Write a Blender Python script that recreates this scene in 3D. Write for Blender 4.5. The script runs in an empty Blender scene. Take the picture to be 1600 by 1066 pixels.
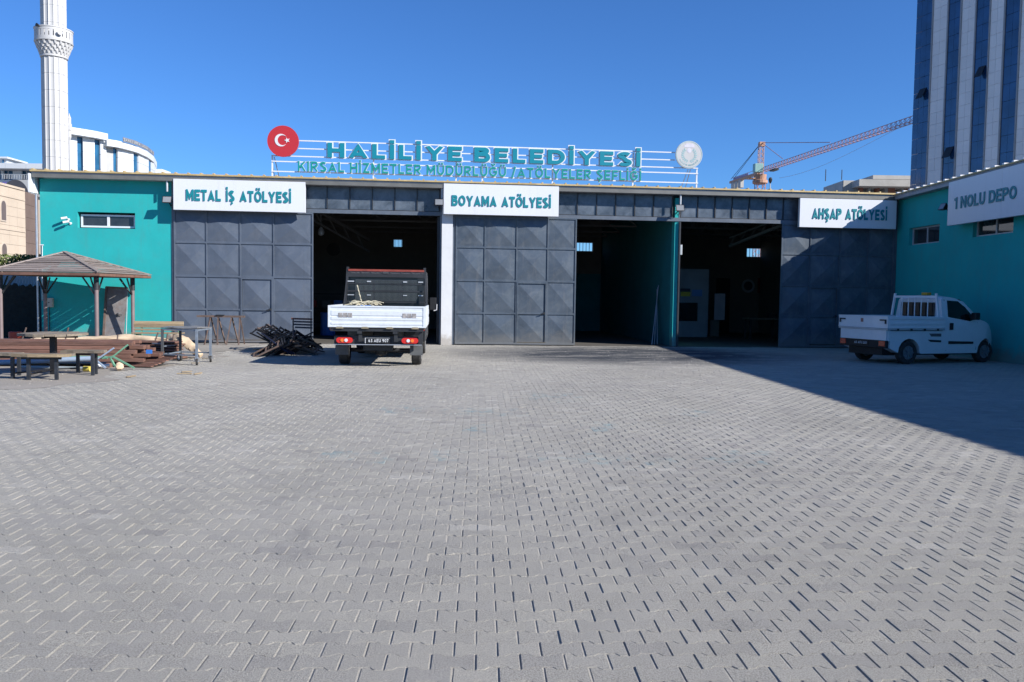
import bpy, bmesh, math, random
import numpy as np
from mathutils import Vector, Matrix
R = math.radians
scene = bpy.context.scene
col = scene.collection
random.seed(7)
rng = np.random.default_rng(5)

# ------------------------------------------------------------------ camera
FPX, EYE = 1300.0, 1.63
YAW, PIT, ROLL = R(5.66), math.atan(70 / FPX), R(0.80)
fw = Vector((math.sin(YAW) * math.cos(PIT), math.cos(YAW) * math.cos(PIT), -math.sin(PIT)))
rt0 = Vector((math.cos(YAW), -math.sin(YAW), 0)); up0 = rt0.cross(fw)
rt = rt0 * math.cos(ROLL) + up0 * math.sin(ROLL)
up = -rt0 * math.sin(ROLL) + up0 * math.cos(ROLL)
cam_d = bpy.data.cameras.new('camera'); cam = bpy.data.objects.new('camera', cam_d); col.objects.link(cam)
cam_d.sensor_width = 36; cam_d.lens = FPX / 1600 * 36; cam_d.clip_end = 3000; cam_d.clip_start = .05
cam.matrix_world = Matrix(((rt.x, up.x, -fw.x, 0), (rt.y, up.y, -fw.y, 0), (rt.z, up.z, -fw.z, EYE), (0, 0, 0, 1)))
scene.camera = cam
EYEV = Vector((0, 0, EYE))

# ------------------------------------------------------------------ sky, sun, exposure
SUN = Vector((1.45, -.95, 1.0)).normalized()          # towards the sun
w = bpy.data.worlds.new('World'); scene.world = w; w.use_nodes = True
nt = w.node_tree; nt.nodes.clear()
sky = nt.nodes.new('ShaderNodeTexSky'); sky.sky_type = 'NISHITA'; sky.sun_disc = False
sky.sun_elevation = math.asin(SUN.z); sky.sun_rotation = math.atan2(SUN.x, SUN.y)
sky.altitude = 500; sky.air_density = 1.0; sky.dust_density = 0.0; sky.ozone_density = 4.0
bg = nt.nodes.new('ShaderNodeBackground'); bg.inputs['Strength'].default_value = 0.05
wo = nt.nodes.new('ShaderNodeOutputWorld')
tint = nt.nodes.new('ShaderNodeMix'); tint.data_type = 'RGBA'; tint.blend_type = 'MULTIPLY'; tint.inputs[0].default_value = 1
tint.inputs[7].default_value = (.72, 1.27, 1.98, 1)
nt.links.new(sky.outputs[0], tint.inputs[6]); nt.links.new(tint.outputs[2], bg.inputs[0]); nt.links.new(bg.outputs[0], wo.inputs[0])
sd = bpy.data.lights.new('sun', 'SUN'); sd.energy = 5.0; sd.angle = R(.53); sd.color = (1, .965, .91)
so = bpy.data.objects.new('sun', sd); col.objects.link(so)
so.rotation_euler = SUN.to_track_quat('Z', 'Y').to_euler(); so.location = (20, -20, 40)
scene.view_settings.view_transform = 'Standard'; scene.view_settings.look = 'None'
scene.view_settings.gamma = 1; scene.view_settings.exposure = 0.65; scene.view_settings.use_curve_mapping = False

# ------------------------------------------------------------------ measuring helpers
def ray(x, y): return fw + rt * ((x - 800) / FPX) - up * ((y - 533) / FPX)
def P(x, y, Y0):                                      # point of the plane Y = Y0
    d = ray(x, y); return EYEV + d * (Y0 / d.y)
def G(x, y, z=0.0):                                   # point of the level z
    d = ray(x, y); return EYEV + d * ((z - EYE) / d.z)
def V(*a): return Vector(a)

# ------------------------------------------------------------------ materials
MATS = {}
def new_mat(name):
    m = bpy.data.materials.new(name); m.use_nodes = True; n = m.node_tree
    return m, n, n.nodes['Principled BSDF']
def ramp(n, fac, stops):
    r = n.nodes.new('ShaderNodeValToRGB'); e = r.color_ramp.elements
    while len(e) < len(stops): e.new(.5)
    for k, (p, c) in enumerate(stops):
        e[k].position = p; e[k].color = c if len(c) == 4 else (*c, 1)
    n.links.new(fac, r.inputs[0]); return r.outputs[0]
def noise(n, scale, detail=6, rough=.6, vec=None, dist=0):
    t = n.nodes.new('ShaderNodeTexNoise'); t.inputs['Scale'].default_value = scale
    t.inputs['Detail'].default_value = detail; t.inputs['Roughness'].default_value = rough
    t.inputs['Distortion'].default_value = dist
    if vec is not None: n.links.new(vec, t.inputs['Vector'])
    return t.outputs['Fac']
def mix(n, fac, a, b, mode='MIX'):
    m = n.nodes.new('ShaderNodeMix'); m.data_type = 'RGBA'; m.blend_type = mode
    for s, v in ((0, fac), (6, a), (7, b)):
        if hasattr(v, 'links'): n.links.new(v, m.inputs[s])
        else: m.inputs[s].default_value = v if s == 0 else ((*v, 1) if len(v) == 3 else v)
    return m.outputs[2]
def math_(n, op, a, b=0.0, clamp=False):
    m = n.nodes.new('ShaderNodeMath'); m.operation = op; m.use_clamp = clamp
    for s, v in ((0, a), (1, b)):
        if hasattr(v, 'links'): n.links.new(v, m.inputs[s])
        else: m.inputs[s].default_value = v
    return m.outputs[0]
def gpos(n, stretch=(1, 1, 1)):
    g = n.nodes.new('ShaderNodeNewGeometry'); mp = n.nodes.new('ShaderNodeMapping')
    mp.inputs['Scale'].default_value = stretch
    n.links.new(g.outputs['Position'], mp.inputs[0]); return mp.outputs[0]
def bump(n, bs, h, strength, dist=.01):
    b = n.nodes.new('ShaderNodeBump'); b.inputs['Strength'].default_value = strength
    b.inputs['Distance'].default_value = dist
    n.links.new(h, b.inputs['Height']); n.links.new(b.outputs[0], bs.inputs['Normal'])
def M(name, c, rough=.6, metal=0.0, var=.12, scale=2.0, stretch=(1, 1, 1), bmp=0.0, bscale=60, dirt=None, dirt_amt=.0, spec=.5, coat=0, objvar=0.0, grime=None, streak=None):
    """one colour with cloudy variation, optional dirt patches and fine relief"""
    if name in MATS: return MATS[name]
    m, n, bs = new_mat(name)
    pos = gpos(n, stretch)
    f = noise(n, scale, 7, .65, pos)
    lo = tuple(x * (1 - var) for x in c); hi = tuple(min(1, x * (1 + var)) for x in c)
    out = ramp(n, f, [(.3, lo), (.7, hi)])
    if objvar:
        oi = n.nodes.new('ShaderNodeObjectInfo')
        g = ramp(n, oi.outputs['Random'], [(0, (1 - objvar,) * 3), (1, (1 + objvar,) * 3)])
        out = mix(n, 1.0, out, g, 'MULTIPLY')
    if dirt:
        f2 = noise(n, scale * 2.7, 8, .7, pos, .6)
        k = ramp(n, f2, [(.48, (0, 0, 0)), (.72, (1, 1, 1))])
        out = mix(n, math_(n, 'MULTIPLY', k, dirt_amt), out, dirt)
    if streak:                                        # run-down stains, long in height
        f3 = noise(n, 1.0, 6, .7, gpos(n, (5.5, 5.5, .35)), .2)
        k = ramp(n, f3, [(.54, (0, 0, 0)), (.74, (1, 1, 1))])
        out = mix(n, math_(n, 'MULTIPLY', k, streak[1]), out, streak[0])
    if grime:                                         # splash dirt near the ground with a ragged upper edge
        g = n.nodes.new('ShaderNodeNewGeometry'); sp = n.nodes.new('ShaderNodeSeparateXYZ'); n.links.new(g.outputs['Position'], sp.inputs[0])
        hgt = math_(n, 'DIVIDE', sp.outputs['Z'], grime[1])
        k = math_(n, 'SUBTRACT', math_(n, 'MULTIPLY', noise(n, 3.5, 8, .75, gpos(n)), 1.9), hgt, True)
        out = mix(n, math_(n, 'MULTIPLY', ramp(n, k, [(.1, (0, 0, 0)), (.7, (1, 1, 1))]), grime[2]), out, grime[0])
    n.links.new(out, bs.inputs['Base Color'])
    bs.inputs['Roughness'].default_value = rough; bs.inputs['Metallic'].default_value = metal
    bs.inputs['Specular IOR Level'].default_value = spec
    if coat: bs.inputs['Coat Weight'].default_value = coat; bs.inputs['Coat Roughness'].default_value = .1
    if bmp: bump(n, bs, noise(n, bscale, 5, .6, pos), bmp)
    MATS[name] = m; return m

def paver_mat():
    m, n, bs = new_mat('concrete_paver')
    pos = gpos(n)
    a = n.nodes.new('ShaderNodeAttribute'); a.attribute_name = 'shade'
    pa = n.nodes.new('ShaderNodeAttribute'); pa.attribute_name = 'paint'
    dk = n.nodes.new('ShaderNodeAttribute'); dk.attribute_name = 'soil'
    big = noise(n, .35, 6, .6, pos, .8); mid = noise(n, 3.1, 7, .7, pos); fine = noise(n, 120, 5, .8, pos)
    c = ramp(n, big, [(.3, (.335, .318, .280)), (.7, (.415, .393, .350))])
    c = mix(n, 1, c, ramp(n, a.outputs['Fac'], [(0, (.80, .80, .83)), (.25, (.90, .90, .915)), (.75, (1.05, 1.045, 1.03)), (1, (1.16, 1.16, 1.17))]), 'MULTIPLY')
    grainy = ramp(n, noise(n, 1.6, 6, .7, pos, .6), [(.38, (.35, .35, .35)), (.62, (1, 1, 1))])
    c = mix(n, grainy, c, ramp(n, fine, [(.38, (.48, .48, .49)), (.5, (1, 1, 1)), (.62, (1.42, 1.42, 1.39))]), 'MULTIPLY')
    dust = ramp(n, mid, [(.45, (0, 0, 0)), (.68, (1, 1, 1))])
    c = mix(n, math_(n, 'MULTIPLY', dust, .6), c, (.37, .352, .32))
    stn = ramp(n, noise(n, .8, 8, .75, gpos(n, (1, .7, 1)), 1.2), [(.58, (0, 0, 0)), (.70, (1, 1, 1))])
    c = mix(n, math_(n, 'MULTIPLY', stn, .38), c, (.17, .165, .165))
    c = mix(n, math_(n, 'MULTIPLY', dk.outputs['Fac'], ramp(n, noise(n, .9, 7, .75, gpos(n, (.6, 1.6, 1)), .7), [(.30, (0, 0, 0)), (.52, (1, 1, 1))])), c, (.055, .06, .07))
    white = ramp(n, noise(n, 1.7, 8, .8, gpos(n, (.25, 2.2, 1)), .4), [(.66, (0, 0, 0)), (.72, (1, 1, 1))])
    c = mix(n, math_(n, 'MULTIPLY', math_(n, 'MULTIPLY', white, dk.outputs['Fac']), .8), c, (.5, .5, .49))
    pk = ramp(n, noise(n, 3.3, 6, .8, gpos(n, (1.3, .8, 1))), [(.5, (0, 0, 0)), (.66, (1, 1, 1))])
    c = mix(n, math_(n, 'MULTIPLY', math_(n, 'MULTIPLY', pk, pa.outputs['Fac']), .7), c, (.17, .30, .33))
    n.links.new(c, bs.inputs['Base Color'])
    bs.inputs['Roughness'].default_value = .88; bs.inputs['Specular IOR Level'].default_value = .25
    h = math_(n, 'ADD', math_(n, 'MULTIPLY', noise(n, 110, 5, .8, pos), 1.3), math_(n, 'MULTIPLY', mid, .5))
    bump(n, bs, h, .9, .012)
    return m
def sand_mat(name, c1, c2):
    m, n, bs = new_mat(name); pos = gpos(n)
    big = noise(n, .3, 8, .65, pos, .5); fine = noise(n, 60, 5, .7, pos)
    c = ramp(n, big, [(.3, c1), (.7, c2)])
    c = mix(n, 1, c, ramp(n, fine, [(.3, (.8, .8, .8)), (.7, (1.15, 1.15, 1.13))]), 'MULTIPLY')
    n.links.new(c, bs.inputs['Base Color']); bs.inputs['Roughness'].default_value = .95
    bump(n, bs, fine, .6, .01); return m
def wood(name, c, var=.3, stretch=(2, 25, 25), rough=.75):
    return M(name, c, rough, 0, var, 1.2, stretch, .35, 3, dirt=tuple(min(1, x * 1.5 + .05) for x in c), dirt_amt=.45, objvar=.32)
PAVER = paver_mat()
SAND = sand_mat('joint_sand', (.33, .31, .27), (.40, .375, .33))
DIRT = sand_mat('dusty_ground', (.24, .215, .185), (.33, .30, .265))
TEAL = M('teal_render', (.009, .345, .345), .85, var=.09, scale=.9, bmp=.3, bscale=40, stretch=(1, 1, .8), dirt=(.035, .30, .29), dirt_amt=.5, grime=((.17, .19, .165), .55, .7), streak=((.05, .25, .235), .4))
WHITEW = M('white_render', (.62, .63, .64), .8, var=.05, bmp=.15, bscale=80, dirt=(.5, .48, .44), dirt_amt=.25, grime=((.34, .31, .27), .5, .8), streak=((.45, .44, .42), .3))
DOORM = M('grey_steel_door', (.088, .108, .142), .42, .0, var=.16, scale=1.3, bmp=.08, bscale=6, dirt=(.14, .155, .185), dirt_amt=.5, spec=.5, grime=((.20, .185, .165), .35, .45), streak=((.055, .06, .07), .35))
DOORM2 = M('worn_steel_door', (.072, .092, .118), .36, .0, var=.25, scale=1.2, bmp=.1, bscale=6, dirt=(.14, .16, .18), dirt_amt=.6, spec=.5, grime=((.17, .165, .155), .6, .5), streak=((.17, .17, .175), .5))
FRAMEM = M('grey_steel_frame', (.10, .12, .15), .42, .0, var=.2, scale=2, dirt=(.2, .2, .2), dirt_amt=.3)
SIGNW = M('white_sign_panel', (.66, .675, .71), .35, var=.02, scale=.6, dirt=(.66, .66, .66), dirt_amt=.15, streak=((.50, .50, .50), .3))
LETTER = M('teal_letter', (.008, .205, .24), .4, var=.04)
LETTERB = M('blue_teal_letter', (.004, .205, .275), .4, var=.05)
LETTERG = M('green_teal_letter', (.006, .25, .23), .4, var=.05)
WHITE = M('white_paint', (.66, .67, .70), .4, var=.04, scale=3, dirt=(.55, .54, .52), dirt_amt=.2)
WHITED = M('scuffed_white_paint', (.60, .64, .68), .4, var=.05, scale=4, dirt=(.42, .41, .40), dirt_amt=.4)
VANW = M('van_paint', (.70, .72, .74), .28, var=.03, coat=.6, dirt=(.5, .49, .46), dirt_amt=.2)
BLACK = M('black_plastic', (.012, .012, .014), .5, var=.3)
DARK = M('dark_metal', (.03, .032, .036), .5, .2, var=.3)
RUBBER = M('rubber', (.025, .025, .026), .85, var=.3, scale=8, dirt=(.12, .11, .10), dirt_amt=.5)
ALU = M('aluminium', (.5, .51, .53), .4, .7, var=.12, scale=5)
GALV = M('galvanised_sheet', (.48, .50, .52), .45, .3, var=.12, scale=3)
ROOFY = M('yellow_roof_sheet', (.48, .36, .17), .6, .1, var=.25, scale=3, dirt=(.30, .22, .15), dirt_amt=.5)
ROOFU = M('roof_underside', (.30, .31, .32), .6, .2, var=.15)
REDP = M('red_paint', (.45, .025, .03), .35, var=.03)
REDL = M('red_lamp', (.55, .012, .01), .15, var=.1, coat=1)
ORL = M('orange_lamp', (.75, .18, .02), .15, var=.1, coat=1)
CLRL = M('clear_lamp', (.65, .66, .68), .12, var=.1, coat=1)
BEIGE = M('beige_stone', (.50, .41, .315), .85, var=.07, scale=.8, bmp=.2, bscale=9, dirt=(.48, .37, .28), dirt_amt=.3)
MARBLE = M('pale_stone', (.47, .465, .46), .6, var=.05, scale=.8, dirt=(.56, .55, .54), dirt_amt=.25)
CLAD = M('white_cladding', (.55, .57, .59), .5, var=.04, scale=.3)
CLADG = M('tower_cladding', (.60, .60, .61), .55, var=.05, scale=.3, objvar=.035)
GREYC = M('grey_cladding', (.38, .38, .37), .6, var=.06)
CONC = M('raw_concrete', (.42, .41, .39), .9, var=.12, scale=.5, bmp=.2, bscale=6, dirt=(.30, .29, .27), dirt_amt=.5)
REDBR = M('red_brick', (.36, .15, .10), .9, var=.2, scale=2)
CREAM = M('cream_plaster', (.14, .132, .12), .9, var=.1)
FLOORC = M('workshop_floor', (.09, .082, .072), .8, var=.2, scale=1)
WOODR = wood('red_brown_timber', (.155, .078, .056), .5, (1.5, 22, 22))
WOODG = wood('weathered_timber', (.17, .14, .105), .35, (3, 22, 22))
WOODY = wood('tan_timber', (.27, .205, .125), .3, (2, 22, 22))
WOODGR = wood('grey_roof_slat', (.245, .205, .185), .28, (3, 22, 22))
TARP = M('beige_tarp', (.52, .40, .27), .85, var=.2, scale=4, bmp=.5, bscale=12)
PIPEB = M('blue_grey_pipe', (.26, .33, .43), .45, var=.1, scale=4, dirt=(.2, .2, .2), dirt_amt=.3)
PIPEG = M('grey_pipe', (.28, .32, .34), .5, var=.15, scale=4)
GREENP = M('pale_green_paint', (.13, .30, .20), .5, var=.15, scale=4, dirt=(.12, .1, .08), dirt_amt=.3)
POSTM = M('brown_steel_post', (.19, .145, .145), .5, .1, var=.15, scale=3)
TROL = M('blue_grey_steel', (.17, .205, .25), .45, .1, var=.2, scale=5, dirt=(.14, .11, .09), dirt_amt=.4)
BROWNST = M('rusty_steel', (.13, .095, .08), .6, .2, var=.3, scale=6, dirt=(.22, .10, .05), dirt_amt=.4)
BLKST = M('black_glossy_steel', (.018, .018, .022), .28, .3, var=.4, scale=5, dirt=(.06, .045, .035), dirt_amt=.4)
NET = M('black_netting', (.012, .015, .013), .95, var=.5, scale=5, bmp=.8, bscale=9)
CRANEP = M('crane_red', (.44, .24, .23), .6, var=.1)
CRANEO = M('crane_orange', (.42, .23, .15), .6, var=.1)
PURPLE = M('purple_letter', (.16, .10, .42), .5, var=.05)
LEAF = M('leaf_green', (.075, .115, .03), .75, var=.4, scale=1.5)
LEAF2 = M('leaf_pale', (.15, .18, .05), .75, var=.3, scale=1.5)
NAVY = M('navy_board', (.02, .025, .05), .5, var=.1)
YELLOW = M('yellow_sign', (.62, .50, .05), .5, var=.05)
BLUE = M('blue_plastic', (.03, .16, .50), .4, var=.1)

def glass(name, tint, rough=.06, dusty=0.0, dustc=(.2, .22, .24), trans=0.0):
    m, n, bs = new_mat(name)
    pos = gpos(n); f = noise(n, .8, 4, .5, pos)
    c = ramp(n, f, [(.35, tuple(x * .75 for x in tint)), (.65, tuple(x * 1.25 for x in tint))])
    if dusty:
        g = ramp(n, noise(n, 2.3, 8, .7, pos, .5), [(.3, (0, 0, 0)), (.75, (1, 1, 1))])
        c = mix(n, math_(n, 'MULTIPLY', g, dusty), c, dustc)
    n.links.new(c, bs.inputs['Base Color']); bs.inputs['Roughness'].default_value = rough
    bs.inputs['Specular IOR Level'].default_value = .7
    if trans:
        tr = n.nodes.new('ShaderNodeBsdfTransparent'); tr.inputs[0].default_value = (.75, .8, .85, 1)
        mx = n.nodes.new('ShaderNodeMixShader'); mx.inputs[0].default_value = trans
        n.links.new(bs.outputs[0], mx.inputs[1]); n.links.new(tr.outputs[0], mx.inputs[2])
        n.links.new(mx.outputs[0], n.nodes['Material Output'].inputs[0])
    return m
GL_T = glass('tower_glass', (.010, .045, .13), .12)
GL_W = glass('window_glass', (.015, .018, .022), .05, .15)
GL_D = glass('dusty_transom_glass', (.05, .065, .085), .28, 1.0, (.21, .25, .30), .30)
GL_B = glass('blue_glass', (.02, .10, .20), .15)
GL_V = glass('vehicle_glass', (.006, .007, .009), .04)

# ------------------------------------------------------------------ mesh helpers
class MB:
    def __init__(s): s.v = []; s.f = []; s.m = []
    def add(s, vs, fs, mi=0):
        o = len(s.v); s.v += [tuple(v) for v in vs]; s.f += [tuple(o + i for i in f) for f in fs]; s.m += [mi] * len(fs); return s
    def box(s, x0, x1, y0, y1, z0, z1, mi=0):
        if x1 < x0: x0, x1 = x1, x0
        if y1 < y0: y0, y1 = y1, y0
        if z1 < z0: z0, z1 = z1, z0
        return s.add([(x0, y0, z0), (x1, y0, z0), (x1, y1, z0), (x0, y1, z0), (x0, y0, z1), (x1, y0, z1), (x1, y1, z1), (x0, y1, z1)],
                     [(0, 3, 2, 1), (4, 5, 6, 7), (0, 1, 5, 4), (1, 2, 6, 5), (2, 3, 7, 6), (3, 0, 4, 7)], mi)
    def hexa(s, p, mi=0):
        return s.add(p, [(0, 3, 2, 1), (4, 5, 6, 7), (0, 1, 5, 4), (1, 2, 6, 5), (2, 3, 7, 6), (3, 0, 4, 7)], mi)
    def bar(s, a, b, wd, ht=None, hint=(0, 0, 1), mi=0):
        a, b = Vector(a), Vector(b); ht = ht or wd; d = (b - a).normalized(); u = Vector(hint)
        if abs(d.dot(u)) > .95: u = Vector((0, 1, 0)) if abs(d.y) < .9 else Vector((1, 0, 0))
        sx = d.cross(u).normalized() * wd / 2; sy = sx.cross(d).normalized() * ht / 2
        return s.hexa([a - sx - sy, a + sx - sy, b + sx - sy, b - sx - sy, a - sx + sy, a + sx + sy, b + sx + sy, b - sx + sy], mi)
    def tube(s, a, b, r, n=10, r2=None, caps=True, mi=0):
        a, b = Vector(a), Vector(b); r2 = r if r2 is None else r2; d = (b - a).normalized()
        u = Vector((0, 0, 1)) if abs(d.z) < .9 else Vector((1, 0, 0)); sx = d.cross(u).normalized(); sy = sx.cross(d)
        vs = [a + (sx * math.cos(t) + sy * math.sin(t)) * r for t in [2 * math.pi * k / n for k in range(n)]] + \
             [b + (sx * math.cos(t) + sy * math.sin(t)) * r2 for t in [2 * math.pi * k / n for k in range(n)]]
        fs = [(k, (k + 1) % n, n + (k + 1) % n, n + k) for k in range(n)]
        if caps: fs += [tuple(range(n))[::-1], tuple(range(n, 2 * n))]
        return s.add(vs, fs, mi)
    def path(s, pts, r, n=8, mi=0):
        for a, b in zip(pts, pts[1:]): s.tube(a, b, r, n, mi=mi)
        return s
    def lathe(s, prof, n=24, c=(0, 0, 0), fn=None, mi=0, caps=True):
        vs = []
        for r, z in prof:
            for k in range(n):
                t = 2 * math.pi * k / n; rr = r * (fn(t, z) if fn else 1)
                vs.append((c[0] + rr * math.cos(t), c[1] + rr * math.sin(t), c[2] + z))
        fs = []
        for i in range(len(prof) - 1):
            for k in range(n): fs.append((i * n + k, i * n + (k + 1) % n, (i + 1) * n + (k + 1) % n, (i + 1) * n + k))
        if caps: fs += [tuple(range(n))[::-1], tuple((len(prof) - 1) * n + k for k in range(n))]
        return s.add(vs, fs, mi)
    def prism(s, pts, d0, d1, ax='y', mi=0):
        """pts: outline (u, z); extruded along y (or x) from d0 to d1"""
        f = (lambda u, z, d: (u, d, z)) if ax == 'y' else ((lambda u, z, d: (d, u, z)) if ax == 'x' else (lambda u, z, d: (u, z, d)))
        n = len(pts)
        vs = [f(u, z, d0) for u, z in pts] + [f(u, z, d1) for u, z in pts]
        return s.add(vs, [tuple(range(n)), tuple(range(2 * n - 1, n - 1, -1))] + [(k, n + k, n + (k + 1) % n, (k + 1) % n) for k in range(n)], mi)
    def mesh(s, name, mats, shift=None, smooth=False, bev=0):
        me = bpy.data.meshes.new(name)
        vs = s.v if shift is None else [(a - shift[0], b - shift[1], c - shift[2]) for a, b, c in s.v]
        me.from_pydata(vs, [], s.f)
        for m in (mats if isinstance(mats, (list, tuple)) else [mats]): me.materials.append(m)
        if len(me.materials) > 1: me.polygons.foreach_set('material_index', s.m)
        bm = bmesh.new(); bm.from_mesh(me)
        bmesh.ops.recalc_face_normals(bm, faces=bm.faces)
        if bev:
            try: bmesh.ops.bevel(bm, geom=[e for e in bm.edges if len(e.link_faces) == 2 and e.calc_face_angle(0) > .5], offset=bev, segments=2, affect='EDGES', clamp_overlap=True, profile=.6)
            except Exception: pass
        bm.to_mesh(me); bm.free()
        if smooth:
            for p in me.polygons: p.use_smooth = True
            try: me.set_sharp_from_angle(angle=R(35))
            except Exception: pass
        return me
def obj(name, me, parent=None, loc=(0, 0, 0), rz=0):
    o = bpy.data.objects.new(name, me); col.objects.link(o); o.location = loc
    if rz: o.rotation_euler = (0, 0, rz)
    if parent is not None: o.parent = parent
    return o
def root_of(o):
    while o.parent is not None: o = o.parent
    return o
def thing(name, label, cat, loc=(0, 0, 0), rz=0, group=None):
    o = bpy.data.objects.new(name, None); col.objects.link(o); o.location = loc; o.rotation_euler = (0, 0, rz)
    o.empty_display_size = .2
    o['label'] = label; o['category'] = cat
    if group: o['group'] = group
    return o
def part(name, mb, mat, parent, world=True, label=None, smooth=False, bev=0, kind=None):
    """world=True: the mesh was built in world coordinates, the thing's root has no rotation"""
    sh = root_of(parent).location if world else None
    o = obj(name, mb.mesh(name, mat, sh, smooth, bev), parent)
    if label: o['label'] = label
    if kind: o['kind'] = kind
    return o
def single(name, mb, mat, label, cat, loc=None, group=None, smooth=False, kind=None, bev=0):
    loc = loc or (0, 0, 0)
    o = obj(name, mb.mesh(name, mat, loc, smooth, bev), None, loc)
    if kind: o['kind'] = kind
    if label: o['label'] = label
    if cat: o['category'] = cat
    if group: o['group'] = group
    return o
def struct(name, mb, mat, smooth=False):
    o = obj(name, mb.mesh(name, mat, None, smooth)); o['kind'] = 'structure'; return o
def copy_tree(o, parent=None):
    c = o.copy(); col.objects.link(c); c.parent = parent
    for ch in list(o.children): copy_tree(ch, c)
    return c

# ------------------------------------------------------------------ lettering (bold geometric strokes)
def arc(cx_, cy_, rx, ry, a0, a1, n=9): return [(cx_ + rx * math.cos(R(a0 + (a1 - a0) * k / n)), cy_ + ry * math.sin(R(a0 + (a1 - a0) * k / n))) for k in range(n + 1)]
def strokes(ch, T):
    """centre lines in a box of height .70; returns (width, [(points, closed)])"""
    H_, h = .70, T / 2
    L = lambda *p: (list(p), False)
    base = {'İ': 'I', 'Ş': 'S', 'Ğ': 'G', 'Ü': 'U', 'Ö': 'O'}.get(ch, ch)
    if base == 'H': W_ = .62; s = [L((h, 0), (h, H_)), L((W_ - h, 0), (W_ - h, H_)), L((T, .35), (W_ - T, .35))]
    elif base == 'A': W_ = .68; s = [L((h * .95, 0), (W_ / 2, H_ - h * 1.15), (W_ - h * .95, 0)), L((W_ * .27, .19), (W_ * .73, .19))]
    elif base == 'L': W_ = .48; s = [L((h, H_), (h, h), (W_, h))]
    elif base == 'I': W_ = T; s = [L((h, 0), (h, H_))]
    elif base == 'Y': W_ = .68; s = [L((h * .95, H_), (W_ / 2, .31), (W_ - h * .95, H_)), L((W_ / 2, 0), (W_ / 2, .31))]
    elif base == 'E': W_ = .52; s = [L((W_, H_ - h), (h, H_ - h), (h, h), (W_, h)), L((T, .355), (W_ - .05, .355))]
    elif base == 'F': W_ = .50; s = [L((W_, H_ - h), (h, H_ - h), (h, 0)), L((T, .33), (W_ - .05, .33))]
    elif base == 'T': W_ = .56; s = [L((0, H_ - h), (W_, H_ - h)), L((W_ / 2, 0), (W_ / 2, H_ - T))]
    elif base == 'K': W_ = .62; s = [L((h, 0), (h, H_)), L((T, .27), (W_ - h * .9, H_)), L((.27, .40), (W_ - h * .8, 0))]
    elif base == 'N': W_ = .64; s = [L((h, 0), (h, H_)), L((W_ - h, 0), (W_ - h, H_)), L((h, H_ - .02), (W_ - h, .02))]
    elif base == 'M': W_ = .74; s = [L((h, 0), (h, H_)), L((W_ - h, 0), (W_ - h, H_)), L((h, H_ - .03), (W_ / 2, .20), (W_ - h, H_ - .03))]
    elif base == 'Z': W_ = .56; s = [L((.02, H_ - h), (W_ - .11, H_ - h), (.11, h), (W_, h))]
    elif base == 'U': W_ = .60; s = [([(h, H_)] + arc(W_ / 2, .28, W_ / 2 - h, .28 - h, 180, 360, 12) + [(W_ - h, H_)], False)]
    elif base in 'O0': W_ = .69 if base == 'O' else .54; s = [(arc(W_ / 2, .35, W_ / 2 - h, .35 - h, 0, 360, 28)[:-1], True)]
    elif base == 'D': W_ = .66; s = [([(h, h), (h, H_ - h)] + arc(W_ - .35, .35, .35 - h, .35 - h, 90, -90, 14), True)]
    elif base == 'B': W_ = .60; s = [([(h, .36), (h, H_ - h)] + arc(W_ - .21, .53, .17 - h, .17 - h, 90, -90, 9), True), ([(h, h), (h, .36)] + arc(W_ - .20, .18 + h / 2, .20 - h, .18 - h / 2, 90, -90, 9), True)]
    elif base in 'PR': W_ = .58; s = [L((h, 0), (h, .3)), ([(h, .29), (h, H_ - h)] + arc(W_ - .22, .495, .22 - h, .205 - h, 90, -90, 10), True)] + ([L((W_ * .5, .26), (W_ - h * .8, 0))] if base == 'R' else [])
    elif base == 'S': W_ = .56; s = [(arc(W_ / 2, .52, W_ / 2 - h - .01, .18 - h, 28, 250, 12) + arc(W_ / 2, .18, W_ / 2 - h, .19 - h, 70, -152, 12), False)]
    elif base == 'G': W_ = .70; s = [(arc(.36, .35, .36 - h, .35 - h, 42, 330, 22) + [(W_ - h, .36), (W_ * .52, .36)], False)]
    elif base == '/': W_ = .34; s = [L((.03, -.08), (W_ - .03, .76))]
    elif base == '1': W_ = .30; s = [L((0, .56), (W_ - h, H_ - h), (W_ - h, 0))]
    elif base == '2': W_ = .50; s = [(arc(.25, .49, .25 - h, .21 - h, 165, -30, 9) + [(h, h), (W_, h)], False)]
    elif base == '3': W_ = .50; s = [(arc(.24, .53, .22 - h, .17 - h, 150, -80, 9) + arc(.25, .19, .25 - h, .19 - h, 80, -150, 9), False)]
    elif base == '6': W_ = .52; s = [(arc(.26, .21, .26 - h, .21 - h, 0, 360, 16)[:-1], True), L((h, .22), (.16, .55), (.36, H_))]
    elif base == '9': W_ = .52; s = [(arc(.26, .49, .26 - h, .21 - h, 0, 360, 16)[:-1], True), L((W_ - h, .48), (.36, .15), (.16, 0))]
    elif base == '7': W_ = .50; s = [L((0, H_ - h), (W_ - .09, H_ - h), (.16, 0))]
    else: W_ = .5; s = [L((h, 0), (h, H_))]
    c = W_ / 2
    if ch == 'İ': s.append(L((c - T * .5, .83), (c + T * .5, .83)))
    if ch in 'ÜÖ': s += [L((c - .19, .82), (c - .06, .82)), L((c + .06, .82), (c + .19, .82))]
    if ch == 'Ş': s.append(L((c, -.02), (c + .05, -.10), (c - .07, -.17)))
    if ch == 'Ğ': s.append((arc(c, .93, .15, .12, 185, 355, 8), False))
    return W_, s
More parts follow.
